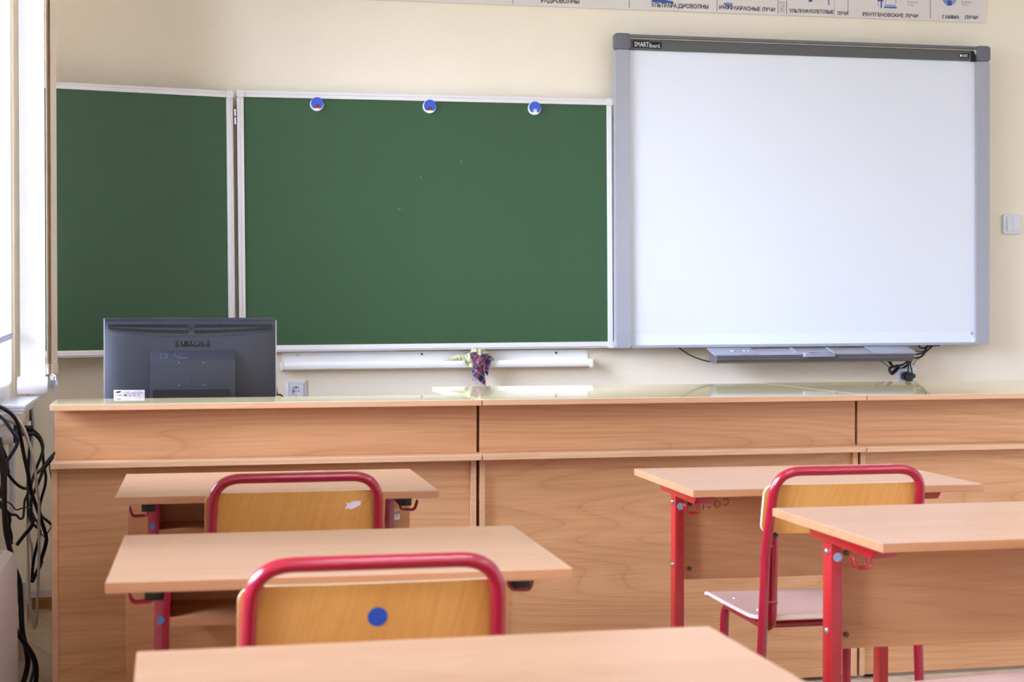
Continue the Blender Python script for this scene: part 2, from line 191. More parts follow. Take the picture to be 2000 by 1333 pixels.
def floor_material():
    m = bpy.data.materials.new('beige_plank_linoleum'); m.use_nodes = True
    nt = m.node_tree; N = nt.nodes.new; L = nt.links.new; b = nt.nodes['Principled BSDF']; b.inputs['Roughness'].default_value = 0.35
    tc = N('ShaderNodeTexCoord'); mp = N('ShaderNodeMapping'); mp.inputs['Rotation'].default_value = (0, 0, 1.2); L(tc.outputs['Object'], mp.inputs['Vector'])
    br = N('ShaderNodeTexBrick'); br.inputs['Scale'].default_value = 1.0; br.inputs['Brick Width'].default_value = 0.62; br.inputs['Row Height'].default_value = 0.13
    br.inputs['Mortar Size'].default_value = 0.0016; br.inputs['Color1'].default_value = srgb(206, 182, 156); br.inputs['Color2'].default_value = srgb(192, 166, 138)
    br.inputs['Mortar'].default_value = srgb(150, 124, 100); L(mp.outputs[0], br.inputs['Vector'])
    mp2 = N('ShaderNodeMapping'); mp2.inputs['Scale'].default_value = (4, 40, 1); L(mp.outputs[0], mp2.inputs['Vector'])
    n = N('ShaderNodeTexNoise'); n.inputs['Scale'].default_value = 1.0; n.inputs['Detail'].default_value = 4; n.inputs['Distortion'].default_value = 1.2; L(mp2.outputs[0], n.inputs['Vector'])
    mx = N('ShaderNodeMix'); mx.data_type = 'RGBA'; mx.blend_type = 'MULTIPLY'; mx.inputs['Factor'].default_value = 0.5
    L(br.outputs['Color'], mx.inputs['A']); L(n.outputs['Color'], mx.inputs['B'])
    rp = N('ShaderNodeValToRGB'); rp.color_ramp.elements[0].color = (0.6, 0.58, 0.55, 1); rp.color_ramp.elements[1].color = (1, 1, 1, 1)
    rp.color_ramp.elements[0].position = 0.3; rp.color_ramp.elements[1].position = 0.6
    L(n.outputs['Fac'], rp.inputs['Fac']); L(rp.outputs['Color'], mx.inputs['B']); L(mx.outputs['Result'], b.inputs['Base Color'])
    return m
M['floor'] = floor_material()

def plaid_material():
    m = bpy.data.materials.new('plaid_flannel'); m.use_nodes = True
    nt = m.node_tree; N = nt.nodes.new; L = nt.links.new; b = nt.nodes['Principled BSDF']; b.inputs['Roughness'].default_value = 0.9
    uv = N('ShaderNodeUVMap'); sp = N('ShaderNodeSeparateXYZ'); L(uv.outputs['UV'], sp.inputs[0])
    def ramp(sock):
        md = N('ShaderNodeMath'); md.operation = 'FRACT'; L(sock, md.inputs[0])
        rp = N('ShaderNodeValToRGB'); rp.color_ramp.interpolation = 'CONSTANT'; e = rp.color_ramp.elements
        e[0].position = 0; e[0].color = srgb(40, 40, 74); e[1].position = 0.94; e[1].color = srgb(40, 40, 74)
        for p, c in ((0.34, (196, 196, 212)), (0.38, (40, 40, 74)), (0.42, (176, 176, 196)), (0.45, (150, 48, 74)), (0.72, (206, 196, 206)), (0.75, (120, 36, 66)), (0.88, (190, 186, 204)), (0.91, (34, 34, 60))):
            x = e.new(p); x.color = srgb(*c)
        L(md.outputs[0], rp.inputs['Fac']); return rp.outputs['Color']
    mx = N('ShaderNodeMix'); mx.data_type = 'RGBA'; mx.inputs['Factor'].default_value = 0.5
    L(ramp(sp.outputs['X']), mx.inputs['A']); L(ramp(sp.outputs['Y']), mx.inputs['B']); L(mx.outputs['Result'], b.inputs['Base Color'])
    return m
M['plaid'] = plaid_material()
M['fringe'] = mat('frayed_thread', srgb(140, 136, 176), 0.9, var=(80, 0.2))

def fabric_material():
    m = bpy.data.materials.new('white_blind_fabric'); m.use_nodes = True
    nt = m.node_tree; N = nt.nodes.new; L = nt.links.new; nt.nodes.clear()
    out = N('ShaderNodeOutputMaterial'); d = N('ShaderNodeBsdfDiffuse'); t = N('ShaderNodeBsdfTranslucent'); mx = N('ShaderNodeMixShader'); mx.inputs[0].default_value = 0.4
    tc = N('ShaderNodeTexCoord'); mp = N('ShaderNodeMapping'); mp.inputs['Scale'].default_value = (700, 700, 90); L(tc.outputs['Object'], mp.inputs['Vector'])
    n = N('ShaderNodeTexNoise'); n.inputs['Scale'].default_value = 1; L(mp.outputs[0], n.inputs['Vector'])
    cr = N('ShaderNodeValToRGB'); cr.color_ramp.elements[0].color = srgb(222, 212, 206); cr.color_ramp.elements[1].color = srgb(246, 242, 240); L(n.outputs['Fac'], cr.inputs['Fac'])
    L(cr.outputs['Color'], d.inputs['Color']); L(cr.outputs['Color'], t.inputs['Color'])
    L(d.outputs[0], mx.inputs[1]); L(t.outputs[0], mx.inputs[2]); L(mx.outputs[0], out.inputs['Surface'])
    return m
M['fabric'] = fabric_material()
def glass_material(name, tint, gloss=0.08):
    m = bpy.data.materials.new(name); m.use_nodes = True
    nt = m.node_tree; N = nt.nodes.new; L = nt.links.new; nt.nodes.clear()
    out = N('ShaderNodeOutputMaterial'); t = N('ShaderNodeBsdfTransparent'); t.inputs['Color'].default_value = tint
    g = N('ShaderNodeBsdfGlossy'); g.inputs['Roughness'].default_value = 0.02
    fr = N('ShaderNodeFresnel'); fr.inputs['IOR'].default_value = 1.45
    mx = N('ShaderNodeMixShader'); L(fr.outputs[0], mx.inputs[0]); L(t.outputs[0], mx.inputs[1]); L(g.outputs[0], mx.inputs[2]); L(mx.outputs[0], out.inputs['Surface'])
    return m
M['glass'] = glass_material('window_glass', (0.96, 0.98, 0.97, 1))
M['clear'] = mat('milky_plastic', srgb(240, 240, 248), 0.15, var=(20, 0.02))
M['clear'].node_tree.nodes['Principled BSDF'].inputs['Alpha'].default_value = 0.75
M['fabric_shaded'] = mat('shaded_blind_fabric', srgb(248, 226, 206), 0.9, bump=(900, 0.5, 0.001), var=(300, 0.12))  # beige puts the shade on the edge-on slats into the fabric colour
M['bead'] = mat('pearl_plastic_bead', srgb(226, 226, 230), 0.3, var=(60, 0.05))
def fill_lamp_material():
    m = bpy.data.materials.new('fill_lamp_diffuser'); m.use_nodes = True
    nt = m.node_tree; nt.nodes.clear(); out = nt.nodes.new('ShaderNodeOutputMaterial'); e = nt.nodes.new('ShaderNodeEmission')
    e.inputs['Color'].default_value = (0.84, 0.88, 1.0, 1); e.inputs['Strength'].default_value = FILL_LAMP
    nt.links.new(e.outputs[0], out.inputs['Surface']); return m
M['lamp'] = fill_lamp_material()

# ---------------------------------------------------------------- mesh helpers
def obj(name, bm, m, parent=None, smooth=None):
    me = bpy.data.meshes.new(name)
    bmesh.ops.recalc_face_normals(bm, faces=bm.faces[:])
    bm.to_mesh(me); bm.free()
    if smooth:
        me.shade_smooth(); me.set_sharp_from_angle(angle=math.radians(smooth))
    for mm in (m if isinstance(m, (list, tuple)) else [m]): me.materials.append(mm)
    o = bpy.data.objects.new(name, me); C.objects.link(o)
    if parent: o.parent = parent
    return o
def thing(name, label, cat, loc=(0, 0, 0), rz=0.0, group=None):
    o = bpy.data.objects.new(name, None); C.objects.link(o)
    o.location = loc; o.rotation_euler = (0, 0, rz); o.empty_display_size = 0.05
    return tag(o, label, cat, group)
def tag(o, label, cat, group=None, kind=None):
    o['label'] = label; o['category'] = cat
    if group: o['group'] = group
    if kind: o['kind'] = kind
    return o
def struct(name, bm, m, parent=None, smooth=None):
    o = obj(name, bm, m, parent, smooth)
    o['kind'] = 'structure'; return o
def B(): return bmesh.new()
def box(bm, x0, x1, y0, y1, z0, z1, bev=0.0, seg=2, mi=0, M4=None):
    vs_ = [bm.verts.new((x, y, z)) for z in (z0, z1) for y in (y0, y1) for x in (x0, x1)]
    fs = [bm.faces.new([vs_[i] for i in q]) for q in ((0, 2, 3, 1), (4, 5, 7, 6), (0, 1, 5, 4), (2, 6, 7, 3), (0, 4, 6, 2), (1, 3, 7, 5))]
    new = fs
    if bev > 0:
        es = list({e for f in fs for e in f.edges})
        r = bmesh.ops.bevel(bm, geom=es, offset=bev, segments=seg, profile=0.6, affect='EDGES')
        new = [f for f in bm.faces if f.is_valid and (f in r['faces'] or f in fs)]
    for f in new:
        if f.is_valid: f.material_index = mi
    if M4 is not None:
        vv = {v for f in new if f.is_valid for v in f.verts}
        bmesh.ops.transform(bm, matrix=M4, verts=list(vv))
    return bm
def prism(bm, pts, lo, hi, axis='y', mi=0, bev=0.0):
    """polygon pts (a,b) extruded along axis"""
    def P(a, b, t):
        return {'y': (a, t, b), 'x': (t, a, b), 'z': (a, b, t)}[axis]
    v0 = [bm.verts.new(P(a, b, lo)) for a, b in pts]; v1 = [bm.verts.new(P(a, b, hi)) for a, b in pts]
    n = len(pts); fs = [bm.faces.new(v0), bm.faces.new(v1[::-1])]
    for i in range(n): fs.append(bm.faces.new((v0[i], v0[(i+1) % n], v1[(i+1) % n], v1[i])))
    for f in fs: f.material_index = mi
    if bev > 0: bmesh.ops.bevel(bm, geom=list({e for f in fs for e in f.edges}), offset=bev, segments=2, profile=0.6, affect='EDGES')
    return bm
def cyl(bm, p0, p1, r0_, r1_=None, n=20, mi=0):
    r1_ = r0_ if r1_ is None else r1_
    p0, p1 = Vector(p0), Vector(p1); d = (p1-p0).normalized()
    a = d.orthogonal().normalized(); b = d.cross(a)
    A0 = [bm.verts.new(p0+(a*math.cos(t)+b*math.sin(t))*r0_) for t in [2*PI*i/n for i in range(n)]]
    A1 = [bm.verts.new(p1+(a*math.cos(t)+b*math.sin(t))*r1_) for t in [2*PI*i/n for i in range(n)]]
    fs = [bm.faces.new(A0), bm.faces.new(A1[::-1])]
    for i in range(n): fs.append(bm.faces.new((A0[i], A1[i], A1[(i+1) % n], A0[(i+1) % n])))
    for f in fs: f.material_index = mi
    return bm
def fillet(pts, rad, n=7):
    out = [Vector(pts[0])]
    for i in range(1, len(pts)-1):
        p, a, b = Vector(pts[i]), Vector(pts[i-1]), Vector(pts[i+1])
        da, db = (a-p), (b-p)
        r = rad[i-1] if isinstance(rad, (list, tuple)) else rad
        ang = da.angle(db)
        t = min(r/math.tan(ang/2) if ang > 0.01 else r, da.length*0.49, db.length*0.49)
        s, e = p+da.normalized()*t, p+db.normalized()*t
        for k in range(n+1):
            u = k/n; out.append(s*(1-u)**2 + p*2*u*(1-u) + e*u**2)
    out.append(Vector(pts[-1])); return out
def spline(pts, n=6):
    P = [Vector(p) for p in pts]; P = [P[0]*2-P[1]]+P+[P[-1]*2-P[-2]]; out = []
    for i in range(1, len(P)-2):
        a, b, c, d = P[i-1:i+3]
        for k in range(n):
            t = k/n
            out.append(0.5*((2*b)+(c-a)*t+(2*a-5*b+4*c-d)*t*t+(3*b-a-3*c+d)*t**3))
    out.append(P[-2]); return out
def tube(bm, pts, r, n=12, mi=0, cap=True):
    P = [Vector(p) for p in pts]
    Q = [P[0]]
    for p in P[1:]:
        if (p-Q[-1]).length > 1e-5: Q.append(p)
    P = Q; rings = []
    t0 = (P[1]-P[0]).normalized(); a = t0.orthogonal().normalized()
    for i, p in enumerate(P):
        t = (P[min(i+1, len(P)-1)]-P[max(i-1, 0)]).normalized()
        a = (a-t*a.dot(t)).normalized(); b = t.cross(a)
        rr = r[i] if isinstance(r, (list, tuple)) else r
        rings.append([bm.verts.new(p+(a*math.cos(2*PI*k/n)+b*math.sin(2*PI*k/n))*rr) for k in range(n)])
    fs = []
    for R0, R1 in zip(rings, rings[1:]):
        for k in range(n): fs.append(bm.faces.new((R0[k], R0[(k+1) % n], R1[(k+1) % n], R1[k])))
    if cap: fs += [bm.faces.new(rings[0][::-1]), bm.faces.new(rings[-1])]
    for f in fs: f.material_index = mi
    return bm
def rrect(x0, x1, z0, z1, r, n=5):
    out = []
    for cx, cz, a in ((x1-r, z1-r, 0), (x0+r, z1-r, PI/2), (x0+r, z0+r, PI), (x1-r, z0+r, 1.5*PI)):
        for k in range(n+1):
            t = a+PI/2*k/n; out.append((cx+r*math.cos(t), cz+r*math.sin(t)))
    return out
def disc(bm, c, r, th, n=28, sx=1.0, mi=0):
    """thin disc facing the class (-y)"""
    return prism(bm, [(c[0]+sx*r*math.cos(2*PI*i/n), c[2]+r*math.sin(2*PI*i/n)) for i in range(n)], c[1]-th, c[1], 'y', mi)
def lettering(name, s, m, parent, x0, z0, width, capheight, y, extrude=0.0004, tilt=0.0, bold=0.0, vertical=False):
    cu = bpy.data.curves.new(name, 'FONT'); cu.body = s; cu.size = 1.0; cu.extrude = 0.0; cu.offset = bold
    cu.resolution_u = 3
    to = bpy.data.objects.new(name, cu); C.objects.link(to)
    dg = bpy.context.evaluated_depsgraph_get(); dg.update()
    me = bpy.data.meshes.new_from_object(to.evaluated_get(dg))
    bpy.data.objects.remove(to); bpy.data.curves.remove(cu)
    xs = [v.co.x for v in me.vertices]; ys = [v.co.y for v in me.vertices]
    if not xs: return None
    w0, w1 = min(xs), max(xs); h1 = max(ys)
    kx, kz = width/(w1-w0), capheight/0.70
    bm = bmesh.new(); bm.from_mesh(me); bpy.data.meshes.remove(me)
    ca, sa = math.cos(tilt), math.sin(tilt)
    for v in bm.verts:
        a, b = (v.co.x-w0)*kx, v.co.y*kz
        if vertical: a, b = -b, a
        v.co = Vector((x0+a*ca-b*sa, y, z0+a*sa+b*ca))
    g = bmesh.ops.extrude_face_region(bm, geom=bm.faces[:])
    bmesh.ops.translate(bm, vec=(0, -extrude, 0), verts=[v for v in g['geom'] if isinstance(v, bmesh.types.BMVert)])
    return obj(name, bm, m, parent)
def stroke(name, pts2, m, parent, y, r=0.0006, flat=True):
    """pen strokes: list of polylines in (x,z) drawn on a plane of constant y"""
    bm = B()
    for pl in pts2:
        tube(bm, spline([(a, y, b) for a, b in pl], 4) if len(pl) > 2 else [(a, y, b) for a, b in pl], r, 6)
    return obj(name, bm, m, parent, 60)
def sheet(bm, f, nu, nv, off, mi=0, me=0, uvs=None):
    """curved slab: grid f(u,v) plus the same grid moved by off(u,v)"""
    G = [[[bm.verts.new(f(i/nu, j/nv) + (off(i/nu, j/nv) if k else Vector((0, 0, 0)))) for j in range(nv+1)] for i in range(nu+1)] for k in (0, 1)]
    lay = bm.loops.layers.uv.verify() if uvs else None
    def face(vs_, m_, uvc=None):
        try: fc = bm.faces.new(vs_)
        except ValueError: return
        fc.material_index = m_
        if lay and uvc:
            for lp, c in zip(fc.loops, uvc): lp[lay].uv = uvs(*c)
    for i in range(nu):
        for j in range(nv):
            q = [(i/nu, j/nv), ((i+1)/nu, j/nv), ((i+1)/nu, (j+1)/nv), (i/nu, (j+1)/nv)]
            face((G[0][i][j], G[0][i+1][j], G[0][i+1][j+1], G[0][i][j+1]), mi, q)
            face((G[1][i][j+1], G[1][i+1][j+1], G[1][i+1][j], G[1][i][j]), mi, [q[3], q[2], q[1], q[0]])
    ring = [(i, 0) for i in range(nu+1)]+[(nu, j) for j in range(1, nv+1)]+[(i, nv) for i in range(nu-1, -1, -1)]+[(0, j) for j in range(nv-1, 0, -1)]
    for (a, b), (c, d) in zip(ring, ring[1:]+ring[:1]):
        face((G[0][a][b], G[1][a][b], G[1][c][d], G[0][c][d]), me, [(a/nu, b/nv)]*2+[(c/nu, d/nv)]*2)
    return bm
V = Vector

# ================================================================ the room
x0, x1, y0, y1, z1 = (ROOM[k] for k in ('x0', 'x1', 'y0', 'y1', 'z1'))
struct('floor', box(B(), x0-0.12, x1+0.15, y0-0.15, y1+0.15, -0.1, 0), M['floor'])
struct('ceiling', box(B(), x0-0.12, x1+0.15, y0-0.15, y1+0.15, z1, z1+0.1), M['ceiling'])
struct('wall_front', box(B(), x0-0.12, x1+0.15, 0, 0.15, 0, z1), M['wall'])
struct('wall_back', box(B(), x0-0.12, x1+0.15, y0-0.15, y0, 0, z1), M['wall_bounce'])
struct('wall_right', box(B(), x1, x1+0.15, y0, 0, 0, z1), M['wall_bounce'])
bm = B()
edges_y = [y0]+[v for w in sorted(WINDOWS) for v in w]+[0.0]
for a, b in zip(edges_y[0::2], edges_y[1::2]): box(bm, x0-0.12, x0, a, b, 0, z1)
for (a, b) in WINDOWS:
    box(bm, x0-0.12, x0, a, b, 0, WZ0); box(bm, x0-0.12, x0, a, b, WZ1, z1)
struct('wall_left', bm, M['wall'])
for i, (a, b) in enumerate(WINDOWS):
    bm = B(); t = 0.06; xa, xb = x0-0.07, x0-0.004
    box(bm, xa, xb, a, b, WZ0, WZ0+t, 0.006); box(bm, xa, xb, a, b, WZ1-t, WZ1, 0.006)
    box(bm, xa, xb, a, a+t, WZ0+t, WZ1-t, 0.006); box(bm, xa, xb, b-t, b, WZ0+t, WZ1-t, 0.006)
    box(bm, xa, xb, (a+b)/2-0.05, (a+b)/2+0.05, WZ0+t, WZ1-t, 0.006)
    w = struct('window_%d' % (i+1), bm, M['pvc'])
    for k, (p, q) in enumerate(((a+t, (a+b)/2-0.05), ((a+b)/2+0.05, b-t))):
        struct('pane', box(B(), x0-0.042, x0-0.038, p, q, WZ0+t, WZ1-t), M['glass'], w)
    struct('window_sill', box(B(), x0, -0.745, a-0.1, b-0.12, 0.789, 0.816, 0.004), M['pvc'], w)
struct('baseboard_front', box(B(), x0, x1, -0.016, 0, 0, 0.043, 0.003), M['baseboard'])
struct('trim_1', box(B(), x0, x1, -0.013, 0, 0.043, 0.066, 0.002), M['pvc_grey'])
struct('baseboard_left', box(B(), x0, x0+0.016, -8.5, -0.016, 0, 0.043, 0.003), M['baseboard'])
bm = box(B(), -0.7786, -0.7566, -0.014, 0, 0.765, z1, 0.002)
struct('trim_2', bm, M['pvc'])

for i, (lx, ly) in enumerate([(a, b) for a in (0.7, 3.4) for b in (-5.4, -7.6)]):  # unseen lamps added as fill to brighten the camera-facing surfaces
    t = thing('fill_ceiling_lamp', 'unseen ceiling lamp added as fill light at the back of the classroom', 'ceiling lamp', (lx, ly, z1), 0, 'added fill lamps in two rows')
    bm = B()
    box(bm, -0.64, 0.64, -0.17, -0.15, -0.07, 0, 0.004); box(bm, -0.64, 0.64, 0.15, 0.17, -0.07, 0, 0.004)
    box(bm, -0.64, -0.62, -0.15, 0.15, -0.07, 0, 0.004); box(bm, 0.62, 0.64, -0.15, 0.15, -0.07, 0, 0.004)
    obj('frame', bm, M['pvc'], t)
    obj('diffuser', box(B(), -0.62, 0.62, -0.15, 0.15, -0.062, -0.03), M['lamp'], t)

# ================================================================ chalkboard
cbd = thing('chalkboard', 'green chalkboard with an angled left wing in a white metal frame', 'chalkboard', (0, -0.05, 0.9677))
cbd.rotation_euler = (0, -0.0079, 0)
def board_panel(parent, w, h, x_start, ms):
    """frame around a green slab, local front at y=0, thickness towards +y"""
    f = 0.026
    X0, X1 = x_start, x_start+w
    obj('writing_surface', box(B(), X0+f*0.6, X1-f*0.6, 0.004, 0.022, f*0.6, h-f*0.6), ms, parent)
    bm = B()
    def rail(a0, a1, b0, b1):
        box(bm, a0, a1, -0.004, 0.028, b0, b1, 0.003)
    rail(X0, X1, 0, f); rail(X0, X1, h-f, h); rail(X0, X0+f, f, h-f); rail(X1-f, X1, f, h-f)
    # raised bead running along the profile
    for a0, a1, b0, b1 in ((X0+0.02, X1-0.02, 0.006, 0.012), (X0+0.02, X1-0.02, h-0.012, h-0.006)):
        box(bm, a0, a1, -0.007, -0.003, b0, b1, 0.0015)
    for a0, a1 in ((X0+0.006, X0+0.012), (X1-0.012, X1-0.006)):
        box(bm, a0, a1, -0.007, -0.003, 0.03, h-0.03, 0.0015)
    fr = obj('frame', bm, M['alu'], parent, 40)
    for cx, cz, q in ((X0, h, 0), (X1, h, 1), (X0, 0, 2), (X1, 0, 3)):
        bm = B(); s = 0.028
        pts = rrect(cx-0.001 if q in (0, 2) else cx-s, cx+s if q in (0, 2) else cx+0.001, cz-s if q in (0, 1) else cz-0.001, cz+0.001 if q in (0, 1) else cz+s, 0.008)
        prism(bm, pts, -0.0085, 0.029, 'y')
        obj('corner_cap', bm, M['cap'], parent, 40)
    return fr
board_panel(cbd, 1.4998, 1.0076, 0.0, M['green_board'])
wing = bpy.data.objects.new('wing', None); C.objects.link(wing); wing.parent = cbd
wing.location = (-0.011, 0, -0.0085); wing.rotation_euler = (0, 0, 0.215)
board_panel(wing, 0.742, 1.012, -0.746, M['green_board'])
for zz in (0.905, 0.10):
    bm = B(); cyl(bm, (-0.006, -0.003, zz+0.003), (-0.006, -0.003, zz+0.029), 0.0042); cyl(bm, (-0.006, -0.003, zz-0.029), (-0.006, -0.003, zz-0.003), 0.0042)
    obj('hinge', bm, M['steel'], cbd, 40)
for zz in (0.925, 0.05):
    obj('screw', cyl(B(), (1.4998, 0.012, zz), (1.508, 0.012, zz), 0.005), M['black'], cbd, 40)
for pl_ in ([(0.874, 0.74), (0.876, 0.752)], [(0.712, 0.679), (0.713, 0.686)], [(0.62, 0.555), (0.631, 0.557)], [(0.325, 0.955), (0.34, 0.966), (0.346, 0.974)]):
    stroke('chalk_mark', [pl_], M['chalk'], cbd, 0.0035, 0.0008)

for i, (mx_, mz_, lab) in enumerate(((0.2987, 1.930, 'round blue and white magnetic clip nearest the hinge of the chalkboard'),
                                     (0.7411, 1.9341, 'round blue and white magnetic clip in the middle of the chalkboard top'),
                                     (1.1663, 1.9395, 'round blue and white magnetic clip without red insert near the whiteboard'))):
    t = thing('magnetic_clip', lab, 'magnet', (mx_, -0.0465, mz_), 0, 'magnetic clips on the chalkboard')
    obj('base', cyl(B(), (0, 0, 0), (0, -0.008, 0), 0.0268, 0.0258, 40), M['pvc'], t, 40)
    pts = []
    for k in range(41):
        a = -0.30*PI + (1.6*PI)*k/40
        pts.append((0.0005+0.0235*math.cos(a), 0.0028+0.0235*math.sin(a)))
    pts += [(-0.0075, -0.0165), (-0.0075, -0.002), (0.0085, -0.002), (0.0085, -0.0165)]
    bm = prism(B(), pts, -0.0135, -0.008, 'y'); obj('clip', bm, M['blue_clip'], t, 35)
    if i < 2:
        bm = B(); box(bm, -0.0070, 0.008, -0.0125, -0.008, -0.0085, -0.0025, 0.0008); box(bm, -0.0070, 0.008, -0.0118, -0.008, -0.0145, -0.0092, 0.0008)
        obj('insert', bm, M['red_insert'], t)

# ---------------------------------------------------------------- chalk trough
tr = thing('chalk_trough', 'long white metal chalk trough screwed under the chalkboard', 'chalk trough', (0.158, 0, 0.8977))
tr.rotation_euler = (0, -0.0047, 0)
prof = [(0, 0.0685), (-0.004, 0.0695), (-0.0055, 0.068), (-0.006, 0.026), (-0.047, 0.0225), (-0.052, 0.029), (-0.057, 0.030), (-0.060, 0.026), (-0.061, 0.013), (-0.057, 0.004), (-0.048, 0.0), (0, 0.0)]
bm = prism(B(), prof, 0.006, 1.242, 'x'); obj('tray', bm, M['pvc'], tr, 35)
for a, b in ((-0.002, 0.007), (1.241, 1.250)):
    bm = B(); prism(bm, rrect(-0.063, 0, -0.003, 0.032, 0.006), a, b, 'x'); obj('end_cap', bm, M['cap'], tr, 35)
for sx in (0.068, 0.56, 1.11):
    obj('screw', cyl(B(), (sx, -0.004, 0.056), (sx, -0.0085, 0.056), 0.0048, 0.0038), M['black'] if sx > 0.1 else M['steel'], tr, 40)

# ---------------------------------------------------------------- cleaning cloths
zt = 0.9237
g = B()
tail = spline([(0.803, -0.046, 0.932), (0.822, -0.046, 0.935), (0.845, -0.046, 0.941), (0.866, -0.046, 0.943), (0.885, -0.046, 0.942), (0.905, -0.047, 0.948)], 5)
tube(g, tail, [0.0035+0.0095*min(1, i/12)+0.0016*math.sin(i*1.9) for i in range(len(tail))], 12)
rollp = spline([(0.925, -0.052, 0.974), (0.914, -0.056, 0.962), (0.906, -0.060, 0.946), (0.899, -0.066, 0.933), (0.889, -0.070, 0.927)], 5)
tube(g, rollp, [0.012+0.004*math.sin(i*0.9)+0.0015*math.sin(i*2.7) for i in range(len(rollp))], 14)
sheet(g, lambda u, v: V((0.872+0.040*u, -0.070-0.004*math.sin(u*9)-0.006*v, 0.938-0.012*math.sin(PI*u)*0.4-(0.012+0.022*u)*v)), 14, 8, lambda u, v: V((0, 0.003, 0)))
def dome(u, v):
    a = PI*(0.02+0.96*u)
    return V((0.945-0.050*math.cos(a)+0.004*math.sin(v*7), -0.028-0.040*v-0.004*math.sin(u*14), 0.927+0.052*math.sin(a)**0.75*(1-0.28*v*v)-0.003*math.sin(u*19+v*4)))
sheet(g, dome, 30, 10, lambda u, v: V((0, 0, -0.003)))
sheet(g, lambda u, v: V((0.918+0.034*u, -0.070-0.007*math.sin(PI*u)-0.003*math.sin(u*11), 0.979-0.004*u-(0.030-0.006*u)*v)), 14, 8, lambda u, v: V((0, 0.004, 0)))
tag(obj('dust_cloth', g, M['green_cloth'], None, 50), 'pale green cleaning cloth crumpled on the white chalk trough', 'cloth')
p = B()
def strip(c0, c1, c2, c3, nu=16, nv=20, yb=-0.072, amp=0.006, ph=0.0, uvr=0.6, uvs_=21.0):
    """four corners (x,z) top-left, top-right, bottom-right, bottom-left"""
    c0, c1, c2, c3 = (V((a, 0, b)) for a, b in (c0, c1, c2, c3))
    def f(u, v):
        q = (c0*(1-u)+c1*u)*(1-v)+(c3*(1-u)+c2*u)*v
        return V((q.x, yb-amp*math.sin(u*5.5+ph)*(0.4+v*0.6)-0.006*math.sin(PI*u), q.z+0.0015*math.sin(u*23)*v))
    cu, su = math.cos(uvr), math.sin(uvr)
    def uvf(u, v):
        q = f(u, v); return ((q.x*cu-q.z*su)*uvs_, (q.x*su+q.z*cu)*uvs_)
    sheet(p, f, nu, nv, lambda u, v: V((0, 0.002, 0)), uvs=uvf)
strip((0.900, 0.958), (0.952, 0.952), (0.965, 0.828), (0.912, 0.868), yb=-0.072, amp=0.004)
strip((0.945, 0.957), (0.990, 0.947), (0.972, 0.868), (0.955, 0.890), yb=-0.073, amp=0.006, ph=1.2, uvr=0.2)
strip((0.930, 0.951), (0.974, 0.958), (0.938, 0.898), (0.914, 0.905), yb=-0.082, amp=0.003, ph=0.6, uvr=-0.5)
strip((0.896, 0.964), (0.926, 0.966), (0.928, 0.945), (0.904, 0.948), yb=-0.077, amp=0.003, ph=2.0, uvr=0.9)
pc = obj('plaid_cloth', p, M['plaid'], None, 50)
tag(pc, 'frayed red and navy plaid rag hanging from the chalk trough', 'cloth')
bm = B()
for k in range(26):
    u = k/25; xx, zz = 0.912+0.053*u, 0.868-0.040*u
    tube(bm, spline([(xx, -0.075, zz+0.002), (xx-0.002+random.uniform(-.003, .003), -0.076, zz-0.008), (xx+random.uniform(-.005, .003), -0.075, zz-0.010-random.uniform(0.002, 0.014))], 3), 0.0005, 4)
obj('fringe', bm, M['fringe'], pc)

# ================================================================ interactive whiteboard
SW, SH = 1.6506, 1.2657
sb = thing('interactive_whiteboard', 'large interactive whiteboard with grey frame and dark top band', 'whiteboard', (1.4948, -0.0991, 0.9793))
sb.rotation_euler = (0, -0.0053, 0)
sd = 0.062
for a, b in ((0, sd), (SW-sd, SW)):
    bm = B(); prism(bm, rrect(a, b, 0, SH-0.0655, 0.006), 0.0, 0.034, 'y', bev=0.004); obj('side_frame', bm, M['frame_grey'], sb, 40)
for a, b in ((-0.001, sd), (SW-sd, SW+0.001)):
    bm = B(); prism(bm, rrect(a, b, SH-0.064, SH, 0.010), -0.003, 0.035, 'y', bev=0.004); obj('corner_cap', bm, M['frame_dark'], sb, 40)
for u in (0.35, 1.2): obj('wall_mount', box(B(), u, u+0.10, 0.03, 0.0985, 0.10, SH-0.10), M['frame_dark'], sb)
obj('writing_surface', box(B(), sd-0.004, SW-sd+0.004, 0.016, 0.03, 0.055, SH-0.06), M['whiteboard'], sb)
obj('lower_strip', box(B(), sd-0.004, SW-sd+0.004, 0.0155, 0.03, 0.008, 0.055), M['whiteboard_strip'], sb)
bm = B(); box(bm, sd, SW-sd, 0.002, 0.05, -0.001, 0.0105, 0.002); box(bm, sd, SW-sd, 0.03, 0.05, 0.0, SH-0.01)
obj('bottom_rail', bm, M['frame_grey'], sb)
bm = B(); prism(bm, [(0.0, SH-0.003), (0.055, SH-0.001), (0.055, SH-0.016), (-0.001, SH-0.015)], sd, SW-sd, 'x'); obj('top_rail', bm, M['frame_dark'], sb)
obj('trim_line', box(B(), sd, SW-sd, 0.001, 0.02, SH-0.0205, SH-0.0165, 0.001), M['tan_line'], sb)
obj('top_band', box(B(), sd, SW-sd, 0.009, 0.03, SH-0.064, SH-0.0205), M['band'], sb)
bm = B(); box(bm, SW-sd-0.021, SW-sd, 0.006, 0.02, SH-0.0655, SH-0.021, 0.002); obj('camera_window', bm, M['slot'], sb)
bm = prism(B(), [(SW-sd-0.013, SH-0.019), (SW-sd-0.001, SH-0.019), (SW-sd-0.001, SH-0.039)], -0.001, 0.008, 'y'); obj('camera_mount', bm, M['silver'], sb)
